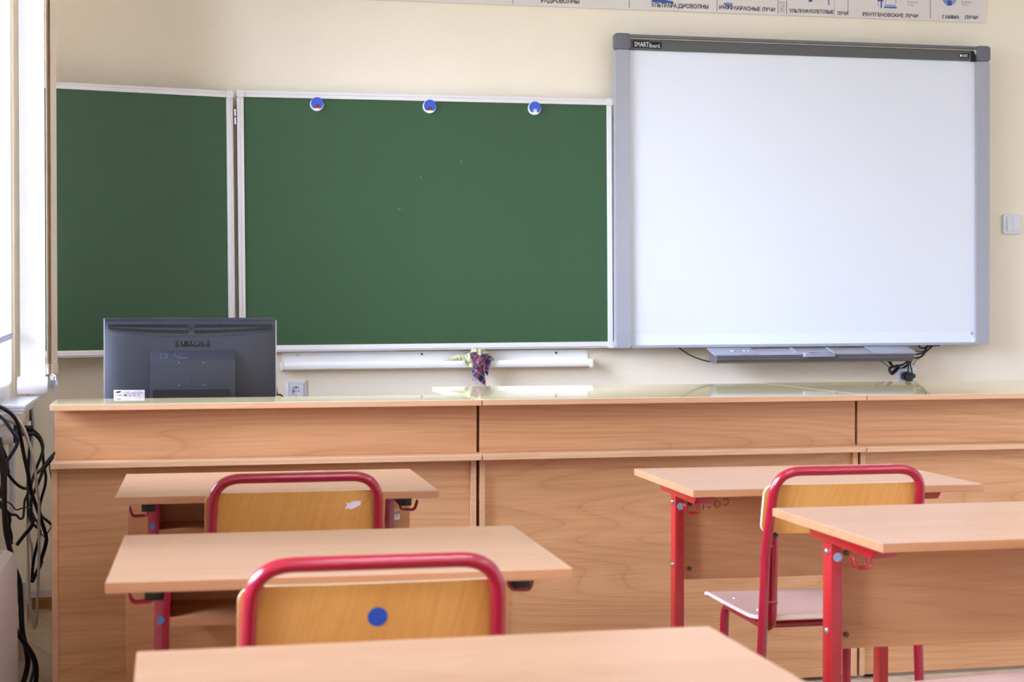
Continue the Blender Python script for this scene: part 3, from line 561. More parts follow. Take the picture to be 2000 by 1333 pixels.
bm = prism(B(), rrect(sd+0.014, sd+0.085, SH-0.0545, SH-0.026, 0.005), 0.007, 0.0095, 'y'); prism(bm, rrect(sd+0.080, sd+0.134, SH-0.0565, SH-0.030, 0.005), 0.0072, 0.0095, 'y')
lg = obj('logo_plate', bm, M['slot'], sb)
lettering('logo_text', 'SMART', M['paper'], lg, sd+0.019, SH-0.0505, 0.062, 0.0195, 0.0068, bold=0.012)
lettering('logo_text', 'Board.', M['paper'], lg, sd+0.083, SH-0.0525, 0.046, 0.0165, 0.0068, bold=0.004)
bm = prism(B(), [(SW-0.141, SH-0.042), (SW-0.130, SH-0.032), (SW-0.089, SH-0.031), (SW-0.096, SH-0.052), (SW-0.130, SH-0.053)], 0.007, 0.0095, 'y')
lg2 = obj('logo_plate', bm, M['slot'], sb)
bm = prism(B(), [(SW-0.137, SH-0.042), (SW-0.130, SH-0.036), (SW-0.123, SH-0.042), (SW-0.130, SH-0.049)], 0.0064, 0.007, 'y'); obj('logo_mark', bm, M['paper'], lg2)
lettering('logo_text', 'DViT', M['paper'], lg2, SW-0.121, SH-0.049, 0.022, 0.0125, 0.0068, bold=0.01)
obj('sensor_patch', box(B(), SW-sd-0.017, SW-sd-0.007, 0.0145, 0.02, 0.042, 0.053), M['frame_grey'], sb)
bm = B(); disc(bm, (SW-sd-0.001, 0.0155, 0.016), 0.014, 0.002, sx=0.7); obj('corner_tab', bm, M['pvc'], sb)
# pen tray
ptr = bpy.data.objects.new('pen_tray', None); C.objects.link(ptr); ptr.parent = sb; ptr.location = (0.382, 0.004, -0.002)
TW = 0.884; zf = lambda y: 0.25*y          # top slopes gently towards the room
def slab(u0, u1, ya, yb, d0, d1, m, name, bev=0.0015):
    """block following the slope of the tray between depths ya (wall side) and yb"""
    bm = prism(B(), [(ya, zf(ya)+d0), (yb, zf(yb)+d0), (yb, zf(yb)+d1), (ya, zf(ya)+d1)], u0, u1, 'x', bev=bev)
    return obj(name, bm, m, ptr, 40)
slab(0.004, TW-0.004, 0.0, -0.100, -0.009, -0.006, M['tray'], 'tray_base')
slab(0.0, 0.19, -0.002, -0.104, -0.005, 0.0, M['tray'], 'tray_left')
slab(TW-0.19, TW, -0.002, -0.104, -0.005, 0.0, M['tray'], 'tray_right')
slab(0.19, TW-0.19, -0.086, -0.104, -0.005, 0.0, M['tray'], 'tray_lip')
for u in (0.36, 0.52): slab(u, u+0.012, -0.004, -0.090, -0.010, -0.0005, M['tray'], 'divider')
bm = prism(B(), [(-0.002, -0.0095), (-0.1005, -0.0315), (-0.1005, -0.0385), (-0.097, -0.040), (-0.097, -0.048), (-0.092, -0.050), (-0.088, -0.060), (-0.07, -0.063), (-0.002, -0.056)], 0.012, TW-0.012, 'x'); obj('underside', bm, M['tray_dark'], ptr, 30)
bm = B(); prism(bm, [(0.375, -0.095), (0.385, -0.112), (0.515, -0.112), (0.525, -0.095)], -0.040, -0.0225, 'z', bev=0.003); obj('button_pod', bm, M['tray'], ptr, 40)
for k, cc in enumerate(('ink', 'red_ink', 'green_key', 'blue_clip')):
    if cc == 'green_key': M[cc] = mat('green_key', srgb(88, 168, 104), 0.4, var=(60, 0.04))
    obj('pen_button', box(B(), 0.405+k*0.025, 0.4285+k*0.025, -0.111, -0.097, -0.0235, -0.0215, 0.0006), M[cc], ptr)
obj('power_button', cyl(B(), (0.095, -0.055, -0.014), (0.095, -0.055, -0.0115), 0.0095, 0.009, 24), M['paper'], ptr, 40)
for u in (0.144, 0.162): obj('button', cyl(B(), (u, -0.05, -0.0135), (u, -0.05, -0.0105), 0.0045, 0.004), M['paper'], ptr, 40)
for u in (0.122, TW-0.18): obj('seam', box(B(), u, u+0.0012, -0.106, -0.1035, -0.041, -0.0262), M['tray_dark'], ptr)

# ================================================================ poster strip
po = thing('poster', 'long grey poster of radiation kinds with black captions at ceiling height', 'poster', (0.45, 0, 2.352))
po.rotation_euler = (0, -0.0068, 0)
obj('board', box(B(), 0, 2.722, -0.008, -0.001, 0.0, 0.42, 0.001), M['poster'], po)
def loc(x, z): return (x-0.45, z-2.352-0.0068*(x-0.45))
for s, (a, b, za, zb, h) in WORDS.items():
    A_ = loc(a, za); B_ = loc(b, zb)
    lettering('caption', s.strip(), M['ink'], po, A_[0], A_[1], B_[0]-A_[0], h, -0.0082, tilt=math.atan2(B_[1]-A_[1], B_[0]-A_[0]), bold=0.022)
for k in ('r1', 'r2', 'r3', 'r4', 'r5', 'r6', 'r7'):
    a, b = loc(*MARKS[k]); obj('column_rule', box(B(), a-0.0012, a+0.0012, -0.0086, -0.0079, b, 0.40), M['grey_ink'], po)
for k in ('s1', 's2'):
    a, b = loc(*MARKS[k]); obj('panel_seam', box(B(), a-0.0006, a+0.0006, -0.0084, -0.0079, 0.001, 0.419), M['grey_ink'], po)
a, b = loc(2.2255, 2.374)
lettering('caption', 'СВЕТ.', M['grey_ink'], po, a+0.0125, b+0.003, 0.030, 0.0085, -0.0082, vertical=True)
lettering('caption', 'ЛУЧИ', M['grey_ink'], po, a+0.0235, b+0.003, 0.030, 0.0085, -0.0082, vertical=True)
lettering('caption', 'ЮЖ/ГО', M['grey_ink'], po, a+0.001, b+0.039, 0.029, 0.0062, -0.0082)
# pictures: only their lower parts are below the top of the view
def sketch(name, pl, m, r=0.0012): stroke(name, [[loc(x, z) for x, z in q] for q in pl], m, po, -0.0085, r)
cx, cz = MARKS['circ']; cz += 0.022
bm = B(); disc(bm, (loc(cx, cz)[0], -0.008, loc(cx, cz)[1]), 0.037, 0.0004, sx=0.86); obj('picture_ground', bm, M['blue_wash'], po)
ring = [(cx+0.033*math.cos(t*PI/12), cz+0.038*math.sin(t*PI/12)) for t in range(25)]
sketch('picture', [ring, [(cx-0.012, cz+0.03), (cx-0.012, cz-0.02), (cx-0.02, cz-0.022)], [(cx, cz+0.03), (cx+0.001, cz-0.012)], [(cx+0.006, cz+0.02), (cx+0.016, cz-0.015), (cx+0.018, cz+0.03)]], M['blue_ink'], 0.0011)
bm = B(); q = loc(cx-0.010, cz-0.040); box(bm, q[0], q[0]+0.021, -0.0088, -0.008, q[1], q[1]+0.022); obj('picture', bm, M['blue_ink'], po)
tx_, tz_ = MARKS['tube']
bm = B(); q = loc(tx_-0.028, tz_-0.006); prism(bm, [(q[0], q[1]), (q[0]+0.058, q[1]), (q[0]+0.056, q[1]+0.006), (q[0]+0.050, q[1]+0.014), (q[0]+0.004, q[1]+0.014), (q[0]+0.001, q[1]+0.006)], -0.0086, -0.008, 'y'); obj('picture', bm, M['blue_wash'], po)
obj('picture', box(B(), q[0], q[0]+0.058, -0.009, -0.008, q[1]-0.001, q[1]+0.004), M['blue_ink'], po)
bm = B(); box(bm, q[0]-0.016, q[0]-0.010, -0.009, -0.008, q[1]-0.001, q[1]+0.05); box(bm, q[0]-0.030, q[0]-0.004, -0.0088, -0.008, q[1]+0.026, q[1]+0.05); obj('picture', bm, M['blue_ink'], po)
sketch('picture', [[(tx_-0.056, tz_-0.002), (tx_-0.054, tz_+0.02), (tx_-0.05, tz_+0.04)], [(tx_+0.026, tz_+0.012), (tx_+0.027, tz_+0.05)], [(tx_-0.022, tz_+0.01), (tx_-0.018, tz_+0.05)]], M['blue_ink'], 0.0009)
for k in ('t1', 't2'):
    a, b = MARKS[k]; q = loc(a, b)
    lettering('caption', '4,14·10 эV', M['red_ink'], po, q[0], q[1], 0.040, 0.0075, -0.0082, tilt=-0.01, bold=0.01)
    sketch('bracket_line', [[(a-0.007, b+0.04), (a-0.007, b+0.002), (a-0.003, b-0.006), (a+0.004, b-0.008), (a+0.022, b-0.009)]], M['grey_ink'], 0.0008)
a, b = MARKS['dish']; bm = B(); disc(bm, (loc(1.9999, 2.400)[0], -0.008, loc(1.9999, 2.400)[1]), 0.0085, 0.0005, sx=2.4); obj('picture', bm, M['blue_wash'], po)
sketch('picture', [[(1.982, 2.404), (1.988, 2.396), (2.0, 2.3925), (2.012, 2.395), (2.019, 2.403)], [(1.99, 2.402), (2.0, 2.397), (2.01, 2.402)]], M['blue_ink'], 0.0014)
bm = B(); q = loc(1.664, 2.3935); prism(bm, [(q[0], q[1]+0.003), (q[0]+0.012, q[1]), (q[0]+0.100, q[1]-0.002), (q[0]+0.096, q[1]+0.007), (q[0]+0.02, q[1]+0.016)], -0.0086, -0.008, 'y'); obj('picture', bm, M['blue_ink'], po)
a, b = MARKS['lamp']; bm = B(); q = loc(a, b); box(bm, q[0]-0.008, q[0]+0.008, -0.0088, -0.008, q[1]-0.004, q[1]+0.03, 0.0003); q = loc(*MARKS['lamp2']); box(bm, q[0]-0.0022, q[0]+0.0022, -0.0088, -0.008, q[1]-0.008, q[1]+0.03); obj('picture', bm, M['blue_ink'], po)

# ================================================================ sockets and switch
def socket(name, label, xx, zz, w, plain=False):
    t = thing(name, label, 'socket', (xx, 0, zz))
    bm = B(); h = w/2; i_ = w*0.36
    for s in range(4):
        cs, sn = (1, 0, -1, 0)[s], (0, 1, 0, -1)[s]
        P = [(-h, -h), (h, -h), (i_, -i_), (-i_, -i_)]
        R = [(a*cs-b*sn, a*sn+b*cs) for a, b in P]
        v = [bm.verts.new((R[0][0], 0, R[0][1])), bm.verts.new((R[1][0], 0, R[1][1])), bm.verts.new((R[1][0], -0.005, R[1][1])), bm.verts.new((R[0][0], -0.005, R[0][1])),
             bm.verts.new((R[2][0], -0.011, R[2][1])), bm.verts.new((R[3][0], -0.011, R[3][1])), bm.verts.new((R[2][0], 0, R[2][1])), bm.verts.new((R[3][0], 0, R[3][1]))]
        for q in ((0, 1, 2, 3), (3, 2, 4, 5), (5, 4, 6, 7)): bm.faces.new([v[k] for k in q])
    bmesh.ops.remove_doubles(bm, verts=bm.verts[:], dist=1e-5)
    obj('frame', bm, M['socket'], t)
    # face plate with a round recess
    n = 40; R = w*0.245; pw = w*0.345; bm = B()
    circ = [(R*math.cos(2*PI*k/n), R*math.sin(2*PI*k/n)) for k in range(n)]
    def sq(k):
        a = 2*PI*k/n; m_ = max(abs(math.cos(a)), abs(math.sin(a))); return (pw*math.cos(a)/m_, pw*math.sin(a)/m_)
    o_ = [bm.verts.new((sq(k)[0], -0.0105, sq(k)[1])) for k in range(n)]; c_ = [bm.verts.new((a, -0.0105, b)) for a, b in circ]; d_ = [bm.verts.new((a*0.96, -0.0012, b*0.96)) for a, b in circ]
    for k in range(n):
        j = (k+1) % n
        bm.faces.new((o_[k], o_[j], c_[j], c_[k])); bm.faces.new((c_[k], c_[j], d_[j], d_[k]))
    bm.faces.new(d_)
    obj('face_plate', bm, M['socket'], t, 40)
    for s in (-1, 1): obj('pin_hole', cyl(B(), (s*w*0.117, 0.0005, 0), (s*w*0.117, -0.0018, 0), w*0.033), M['slot'], t)
    obj('screw', cyl(B(), (0, 0.0005, 0), (0, -0.0024, 0), w*0.026), M['steel'], t)
    for s in (-1, 1): obj('earth_clip', box(B(), -0.003, 0.003, -0.007, 0, s*R*0.9-0.002, s*R*0.9+0.002, 0.0006), M['steel'], t)
    return t
socket('wall_socket', 'white wall socket beside the monitor below the chalk trough', 0.221, 0.8135, 0.082)
socket('wall_socket', 'white wall socket behind the black plug under the pen tray', 2.806, 0.853, 0.086)
t = thing('light_switch', 'white two-button light switch right of the whiteboard', 'light switch', (3.2973, 0, 1.5068))
bm = prism(B(), rrect(-0.041, 0.041, -0.041, 0.041, 0.006), -0.013, 0, 'y', bev=0.003); obj('frame', bm, M['socket'], t, 40)
for s in (0, 1):
    bm = B(); xa = -0.0245+s*0.0275
    prism(bm, [(-0.012, -0.030), (-0.0185, -0.0295), (-0.0155, 0.031), (-0.012, 0.031)], xa, xa+0.0268, 'x', bev=0.0008); obj('rocker', bm, M['socket'], t, 40)

# power plug and cords under the whiteboard
pl = thing('power_plug', 'round black power plug in the socket under the pen tray', 'plug', (2.800, -0.006, 0.853))
bm = B(); cyl(bm, (0, 0, 0), (0, -0.034, 0), 0.019, 0.0205, 28); obj('body', bm, M['black'], pl, 40)
bm = B(); box(bm, -0.015, 0.017, -0.048, -0.034, -0.022, 0.012, 0.006); obj('grip', bm, M['black'], pl, 40)
bm = B(); cyl(bm, (0.026, -0.002, 0.001), (0.026, -0.03, 0.001), 0.011, n=20); obj('side_plug', bm, M['black'], pl, 40)
def cord(key, r, m, parent=None, name='cord', n=8):
    bm = B(); tube(bm, spline(CABLES[key], 5), r, n); return obj(name, bm, M[m], parent, 60)
cb = thing('cable_bundle', 'tied bundle of black cables hanging below the whiteboard corner', 'cable', CABLES['sb_coil'][0])
def rel(o, parent):
    o.parent = parent; o.data.transform(Matrix.Translation(-Vector(parent.location))); return o
for k, r in (('sb_coil', 0.0045), ('sb_coil2', 0.004), ('sb_thin', 0.0016), ('sb_up_a', 0.004), ('sb_up_b', 0.004), ('sb_up_c', 0.0022), ('sb_up_d', 0.004), ('sb_thin_r', 0.0014), ('plug_cord_a', 0.0036), ('plug_cord_b', 0.003)):
    rel(cord(k, r, 'cable'), cb)
for k, (a, d) in enumerate(((6, 0.008), (5, 0.006))):   # a few more turns of the coil
    q = [(x+0.004*math.sin(i*1.3+k), y-d, z+0.004*math.cos(i*1.7+k)) for i, (x, y, z) in enumerate(CABLES['sb_coil'])]
    bm = B(); tube(bm, spline(q[1:], 5), 0.0035, 8); rel(obj('cord', bm, M['cable'], None, 60), cb)
for (px_, py_, pz_, ax) in ((CABLES['sb_coil'][6][0], CABLES['sb_coil'][6][1], CABLES['sb_coil'][6][2], 0.02), (CABLES['sb_coil'][4][0], CABLES['sb_coil'][4][1], CABLES['sb_coil'][4][2], 0.016)):
    bm = B(); tube(bm, [(px_+ax*0.75*math.cos(t*PI/10), py_-0.004+ax*0.75*math.sin(t*PI/10), pz_+ax*0.5*math.cos(t*PI/10)) for t in range(21)], 0.0016, 6); rel(obj('cable_tie', bm, M['white_cable'], None, 60), cb)
tag(cord('sb_left', 0.0026, 'cable', None, 'power_cable'), 'thin black cable drooping from the whiteboard to its pen tray left end', 'cable')
tag(cord('mon_cable', 0.0028, 'cable', None, 'monitor_cable'), 'black cable behind the right edge of the monitor', 'cable')
# ================================================================ demonstration counter, three units in a row
CR = 0.0099
def counter_unit(name, label, xs, w, depth, left_over=0.006):
    """local origin: floor, front-left corner of the worktop; +y away from the class"""
    t = thing(name, label, 'counter', (xs, -1.7987+CR*xs, 0), CR, 'wooden counter units in a row')
    def edged(name_, zlo, zhi, d0, d1, mtop):
        bm = box(B(), 0.001, w-0.001, d0, d1, zlo, zhi, 0.0018)
        for f in bm.faces:
            f.normal_update(); f.material_index = 0 if f.normal.z > 0.5 else 1
        return obj(name_, bm, [mtop, M['beech_edge']], t)
    edged('worktop', 0.855, 0.872, 0, depth, M['gloss_top'])
    edged('ledge', 0.699, 0.715, 0, 0.70 if depth < 0.5 else depth-0.05, M['beech_edge'])
    obj('upper_panel', box(B(), 0.009, w+0.001, 0.085, 0.101, 0.715, 0.855, 0.001), M['beech'], t)
    for k_, (a, b) in enumerate(((0.001, 0.017), (w-0.024, w-0.008))):
        obj('side_panel', box(B(), a, b, 0.045, 0.68, 0.012, 0.699, 0.001), M['beech_edge'], t)
        obj('upper_side', box(B(), a+0.008, b+0.008, 0.101, min(depth-0.02, 0.6), 0.715, 0.855, 0.001), M['beech_edge'], t)
    obj('lower_panel', box(B(), 0.017, w-0.024, 0.058, 0.074, 0.012, 0.699, 0.001), M['beech'], t)
    for fx in (0.05, w-0.06):
        for fy in (0.09, 0.62): obj('glide', cyl(B(), (fx, fy, 0), (fx, fy, 0.013), 0.016), M['black'], t)
    return t
counter_unit('teacher_counter', 'left counter unit with narrow raised top in front of the monitor', -0.5788, 1.1815, 0.285)
counter_unit('teacher_counter', 'middle counter unit with deep glossy top below the chalk trough right end', 0.6029, 1.1850, 0.82)
counter_unit('teacher_counter', 'right counter unit with glossy top running out of frame', 1.7881, 1.1850, 0.86)

# ================================================================ monitor seen from behind
mo = thing('monitor', 'black computer monitor seen from behind on the left counter unit', 'monitor', (-0.2005, -1.30, 0.715), 0.012)
MW, zt_, zb_ = 0.5135, 0.3855, 0.055
def vent_z(x):  return zt_-0.0495+0.020*(x/0.25)**2      # lower edge of the louvre field
bm = B()
def back(u, v):
    x = (u-0.5)*(MW-0.008); z = zb_+(zt_-zb_)*v
    d = 0.034*(1-abs(2*u-1)**6)*(min(1, v*5)*min(1, (1-v)*7))**0.6
    return V((x, -0.018-d*0.6-0.012*math.sin(PI*min(1, max(0, v)))*(1-(2*u-1)**2), z))
sheet(bm, back, 60, 30, lambda u, v: V((0, -back(u, v).y-0.002, 0)))
shell = obj('back_shell', bm, M['monitor'], mo, 40)
bm = B(); prism(bm, rrect(-MW/2, MW/2, zb_-0.004, zt_+0.003, 0.006), -0.012, 0.022, 'y', bev=0.003); obj('bezel', bm, M['silver'], mo, 40)
bm = B(); box(bm, -MW/2+0.02, MW/2-0.02, 0.0215, 0.0235, zb_+0.018, zt_-0.016); obj('screen', bm, M['slot'], mo)
bm = B(); box(bm, -MW/2+0.003, MW/2-0.001, -0.022, -0.008, zt_-0.004, zt_+0.0035, 0.0015); obj('top_edge', bm, M['monitor'], mo)
bm = B(); pitch_ = 0.00512
for i in range(-47, 48):
    x = i*pitch_
    if abs(x) < 0.006: continue
    zl = vent_z(x); zh = zt_-0.0165; zm = (zl+zh)/2
    y_ = back(x/(MW-0.008)+0.5, (zm-zb_)/(zt_-zb_)).y
    for a, b in ((zl, zm-0.0008), (zm+0.0008, zh)):
        ya = back(x/(MW-0.008)+0.5, ((a+b)/2-zb_)/(zt_-zb_)).y
        box(bm, x-0.00175, x+0.00175, ya-0.0012, ya+0.004, a, b)
obj('vent_slots', bm, M['slot'], mo)
bm = B()
for i in range(-47, 48):
    x = i*pitch_+pitch_/2; zl = vent_z(x); ya = back(x/(MW-0.008)+0.5, (zl-0.004-zb_)/(zt_-zb_)).y
    box(bm, x-0.0011, x+0.0011, ya-0.002, ya+0.003, zl-0.007, zl, 0.0006, 1)
obj('vent_ribs', bm, M['monitor'], mo)
ym = back(0.5, 0.5).y
px0, px1 = -0.121, 0.128
bm = prism(B(), [(ym+0.004, zt_-0.094), (ym-0.024, zt_-0.125), (ym-0.024, zb_+0.02), (ym+0.03, zb_+0.02), (ym+0.03, zt_-0.094)], px0, px1, 'x', bev=0.0012)
mp_ = obj('mount_panel', bm, M['monitor'], mo, 30)
bm = B(); prism(bm, rrect(-0.114, 0.110, zb_+0.024, zt_-0.211, 0.006), ym-0.0265, ym-0.012, 'y'); obj('stand_recess', bm, M['slot'], mo)
bm = B(); prism(bm, rrect(-0.116, 0.112, zb_+0.022, zt_-0.209, 0.007), ym-0.0255, ym-0.012, 'y'); obj('recess_rim', bm, M['monitor'], mo)
for sx, sz in ((-0.0375, -0.131), (0.0345, -0.131), (-0.0375, -0.198), (0.0345, -0.198), (-0.0015, -0.186)):
    obj('screw', cyl(B(), (sx, ym-0.012, zt_+sz), (sx, ym-0.0255, zt_+sz), 0.0024, n=14), M['frame_dark'] if sx != -0.0015 else M['slot'], mo)
obj('vent_screw', cyl(B(), (0, back(0.5, 0.9).y-0.003, zt_-0.029), (0, back(0.5, 0.9).y+0.004, zt_-0.029), 0.0035, n=14), M['slot'], mo)
yl = back(0.5, (zt_-0.074-zb_)/(zt_-zb_)).y
lettering('brand_lettering', 'SAMSUNG', M['mon_text'], mo, -0.0500, zt_-0.0825, 0.103, 0.0165, yl-0.0022, 0.0012, bold=0.035)
stroke('scratched_note', [[(-0.094, zt_-0.106), (-0.089, zt_-0.104), (-0.087, zt_-0.108), (-0.093, zt_-0.116), (-0.086, zt_-0.117), (-0.084, zt_-0.115)],
                          [(-0.081, zt_-0.107), (-0.075, zt_-0.105), (-0.078, zt_-0.110), (-0.075, zt_-0.114), (-0.081, zt_-0.117)], [(-0.070, zt_-0.104), (-0.073, zt_-0.118)],
                          [(-0.047, zt_-0.103), (-0.052, zt_-0.113)], [(-0.044, zt_-0.115), (-0.040, zt_-0.112), (-0.036, zt_-0.117), (-0.031, zt_-0.113), (-0.027, zt_-0.118), (-0.022, zt_-0.115), (-0.018, zt_-0.119), (-0.012, zt_-0.116)]], M['scratch'], mo, ym-0.0075, 0.0004)
for ob in [o for o in mo.children if o.name.startswith('scratched_note')]:
    for v in ob.data.vertices:      # lie on the slanted face
        v.co.y = ym+0.004-0.028*((zt_-0.094-v.co.z)/0.031)-0.0004
bm = B(); sheet(bm, lambda u, v: V((-0.2275+0.090*u, -0.0392, zt_-0.265+0.0525*v)), 18, 10, lambda u, v: V((0, 0.0005, 0)))
lb = obj('rating_label', bm, M['paper'], mo)
bm = prism(B(), [(-0.222+0.008+0.008*math.cos(t*PI/12), zt_-0.2185+0.0026*math.sin(t*PI/12)+0.0012*math.cos(t*PI/12)) for t in range(24)], -0.0400, -0.0395, 'y'); obj('label_mark', bm, M['mon_text'], lb)
bm = B()
for k, (a, w_) in enumerate(((-0.196, 0.017), (-0.170, 0.010), (-0.157, 0.010))): box(bm, a, a+w_, -0.0399, -0.0394, zt_-0.2185, zt_-0.2175)
for k, (a, w_) in enumerate(((-0.201, 0.006), (-0.192, 0.009), (-0.178, 0.014), (-0.161, 0.008), (-0.151, 0.009))): box(bm, a, a+w_, -0.0399, -0.0394, zt_-0.2222, zt_-0.2207)
obj('label_mark', bm, M['grey_ink'], lb)
lettering('label_text', 'CE', M['mon_text'], lb, -0.223, zt_-0.2305, 0.0085, 0.0055, -0.0396, 0.0002)
bm = B()
for a in (-0.2085, -0.1805, -0.167, -0.1545):
    tube(bm, [(a+0.0036*math.cos(t*PI/8), -0.0397, zt_-0.228+0.0036*math.sin(t*PI/8)) for t in range(17)], 0.0004, 5)
    box(bm, a-0.0014, a+0.0014, -0.0399, -0.0394, zt_-0.2290, zt_-0.2275)
prism(bm, [(-0.200, zt_-0.228), (-0.196, zt_-0.2245), (-0.194, zt_-0.2245), (-0.197, zt_-0.228), (-0.194, zt_-0.2315), (-0.196, zt_-0.2315)], -0.0399, -0.0394, 'y')
prism(bm, rrect(-0.195, -0.189, zt_-0.2312, zt_-0.2248, 0.0028), -0.0399, -0.0394, 'y')
obj('label_mark', bm, M['grey_ink'], lb)
for ob in [lb]+list(lb.children):          # the label follows the curved shell
    for v in ob.data.vertices:
        v.co.y += 0.0388+back(v.co.x/(MW-0.008)+0.5, (v.co.z-zb_)/(zt_-zb_)).y
bm = B(); box(bm, -0.05, 0.05, -0.030, -0.006, 0.012, zb_+0.03, 0.004); prism(bm, rrect(-0.13, 0.13, -0.10, 0.10, 0.08), 0.0, 0.013, 'z'); obj('stand', bm, M['black'], mo, 40)

# ================================================================ student desks
def tagm(bm):
    """laminate board: face material on top, banding on the sides"""
    for f in bm.faces:
        f.normal_update(); f.material_index = 0 if abs(f.normal.z) > 0.5 else 1
    return bm
DH, DW, DD = 0.722, 0.70, 0.50
def hook(t, s, mred, x_in, x_out, ya, zt2, zb2):
    mir = lambda p: (p[0] if s < 0 else DW-p[0], p[1], p[2])
    pts = [(x_in, ya, zt2), (x_in, ya, zb2), (x_out+0.006, ya, zb2-0.002), (x_out, ya, zb2+0.018), (x_out+0.001, ya+0.008, zb2+0.021), (x_out, ya+0.018, zb2+0.018), (x_out+0.006, ya+0.022, zb2-0.002), (x_in, ya+0.022, zb2), (x_in, ya+0.022, zt2)]
    bm = B(); tube(bm, fillet([mir(p) for p in pts], [0.006, 0.010, 0.004, 0.006, 0.004, 0.010, 0.006], 4), 0.0022, 8)
    return obj('coat_hook', bm, mred, t, 60)
def legs(t, mred, xc, w_, yc, d_, ztop, y_lo, y_hi):
    for s in (-1, 1):
        x = xc if s < 0 else DW-xc
        obj('leg', box(B(), x-w_/2, x+w_/2, yc-d_/2, yc+d_/2, 0.03, ztop, 0.0025), mred, t, 40)
        obj('foot', box(B(), x-0.015, x+0.015, y_lo, y_hi, 0.006, 0.032, 0.004), mred, t, 40)
        bm = B()
        for yy in (y_lo+0.02, y_hi-0.02): box(bm, x-0.016, x+0.016, yy-0.02, yy+0.02, 0, 0.012, 0.003)
        obj('foot_pad', bm, M['black'], t, 40)
def desk_shelf_type(label, loc_, rz):
    t = thing('school_desk', label, 'desk', loc_, rz, 'single desks of the left row')
    mr = M['magenta_desk']
    obj('desktop', tagm(box(B(), 0, DW, 0, DD, DH-0.0165, DH, 0.0014)), [M['desk_top'], M['desk_edge']], t)
    legs(t, mr, 0.067, 0.025, 0.40, 0.045, 0.682, 0.06, 0.48)
    for s in (-1, 1):
        x = 0.067 if s < 0 else DW-0.067
        rl = obj('support_rail', box(B(), x-0.0145, x+0.0145, 0.075, 0.46, 0.682, DH-0.0165, 0.003), mr, t, 40)
        obj('end_cap', box(B(), x-0.0150, x+0.0150, 0.068, 0.085, 0.6805, DH-0.0166, 0.004), M['black'], rl, 40)
        hook(t, s, mr, 0.060, 0.021, 0.20, 0.70, 0.656)
    obj('shelf', tagm(box(B(), 0.082, DW-0.082, 0.33, 0.482, 0.589, 0.6055, 0.0012)), [M['desk_panel'], M['desk_edge']], t)
    for a in (0.0795, DW-0.0825): obj('shelf_bracket', prism(B(), [(0.372, 0.7052), (0.482, 0.7052), (0.482, 0.589), (0.33, 0.589), (0.33, 0.612), (0.352, 0.64)], a, a+0.003, 'x'), mr, t)
    bm = box(B(), 0.003, DW-0.003, 0.482, 0.498, 0.34, DH-0.0165, 0.001)
    for f in bm.faces: f.normal_update(); f.material_index = 0 if abs(f.normal.y) > 0.5 else 1
    obj('modesty_panel', bm, [M['desk_panel'], M['desk_edge']], t)
    return t
def desk_panel_type(label, loc_, rz):
    t = thing('school_desk', label, 'desk', loc_, rz, 'single desks of the right row')
    mr = M['red_desk']
    obj('desktop', tagm(box(B(), 0, DW, 0, DD, DH-0.0165, DH, 0.0014)), [M['desk_top'], M['desk_edge']], t)
    legs(t, mr, 0.080, 0.024, 0.385, 0.040, 0.68, 0.06, 0.48)
    for s in (-1, 1):
        a, b = (0.045, 0.093) if s < 0 else (DW-0.093, DW-0.045)
        bm = prism(B(), [(0.125, DH-0.0166), (0.42, DH-0.0166), (0.42, 0.690), (0.41, 0.676), (0.140, 0.673), (0.125, 0.688)], a, b, 'x', bev=0.002)
        obj('support_rail', bm, mr, t, 40)
        hook(t, s, mr, 0.085, 0.052, 0.225, 0.69, 0.641)
        x = 0.067 if s < 0 else DW-0.067
        for zz in (0.650, 0.494):
            bm = B(); cyl(bm, (x, 0.381, zz), (x+0.003*s, 0.381, zz), 0.0068, 0.0055, 18); cyl(bm, (x+0.003*s, 0.381, zz), (x+0.005*s, 0.381, zz), 0.0055, 0.002, 18)
            obj('bolt', bm, M['steel'], t, 50)
    obj('modesty_panel', box(B(), 0.077, DW-0.077, 0.404, 0.420, 0.451, DH-0.0166, 0.001), M['desk_panel'], t)
    for x in (0.118, DW-0.118):
        for zz in (0.641, 0.479):
            bm = B(); cyl(bm, (x, 0.404, zz), (x, 0.4005, zz), 0.0055, 0.005, 16); obj('panel_bolt', bm, M['bronze'], t, 40)
    bm = B(); n = 22
    pts = [(0.0815+0.0088*math.cos(2*PI*k/n)*(1+0.05*math.sin(3*k)), 0.640+0.0088*math.sin(2*PI*k/n)*(1+0.05*math.cos(2*k))) for k in range(n)]
    prism(bm, pts, 0.3642, 0.3652, 'y'); obj('round_sticker', bm, M['pale_dot'], t)
    return t
M['handle'] = mat('pale_blue_plastic', srgb(186, 194, 240), 0.3, var=(40, 0.04))
M['bronze'] = mat('bronze_bolt', srgb(92, 78, 56), 0.35, metal=0.7, var=(60, 0.1))
d1 = desk_shelf_type('front left desk with a small white note on its panel', (-0.3814, -2.6991, 0), -0.0225)
d2 = desk_shelf_type('second left desk with a blue heart sticker on its leg', (-0.3608, -3.788, 0), -0.0296)
d3 = desk_shelf_type('nearest desk at the bottom edge, only its bare top visible', (-0.3072, -4.7734, 0), 0.0)
r1 = desk_panel_type('front right desk with a red number on its front panel', (0.8728, -2.8305, 0), -0.0303)
r2 = desk_panel_type('second right desk cut by the right edge of the photo', (0.9232, -3.6678, 0), -0.002)
bm = prism(B(), [(0.066+0.0068*math.cos(t*PI/12), 0.6075+0.0068*math.sin(t*PI/12)) for t in range(24)], 0.3763, 0.3772, 'y'); obj('round_sticker', bm, M['blue_chalk'], d1)
hp = []
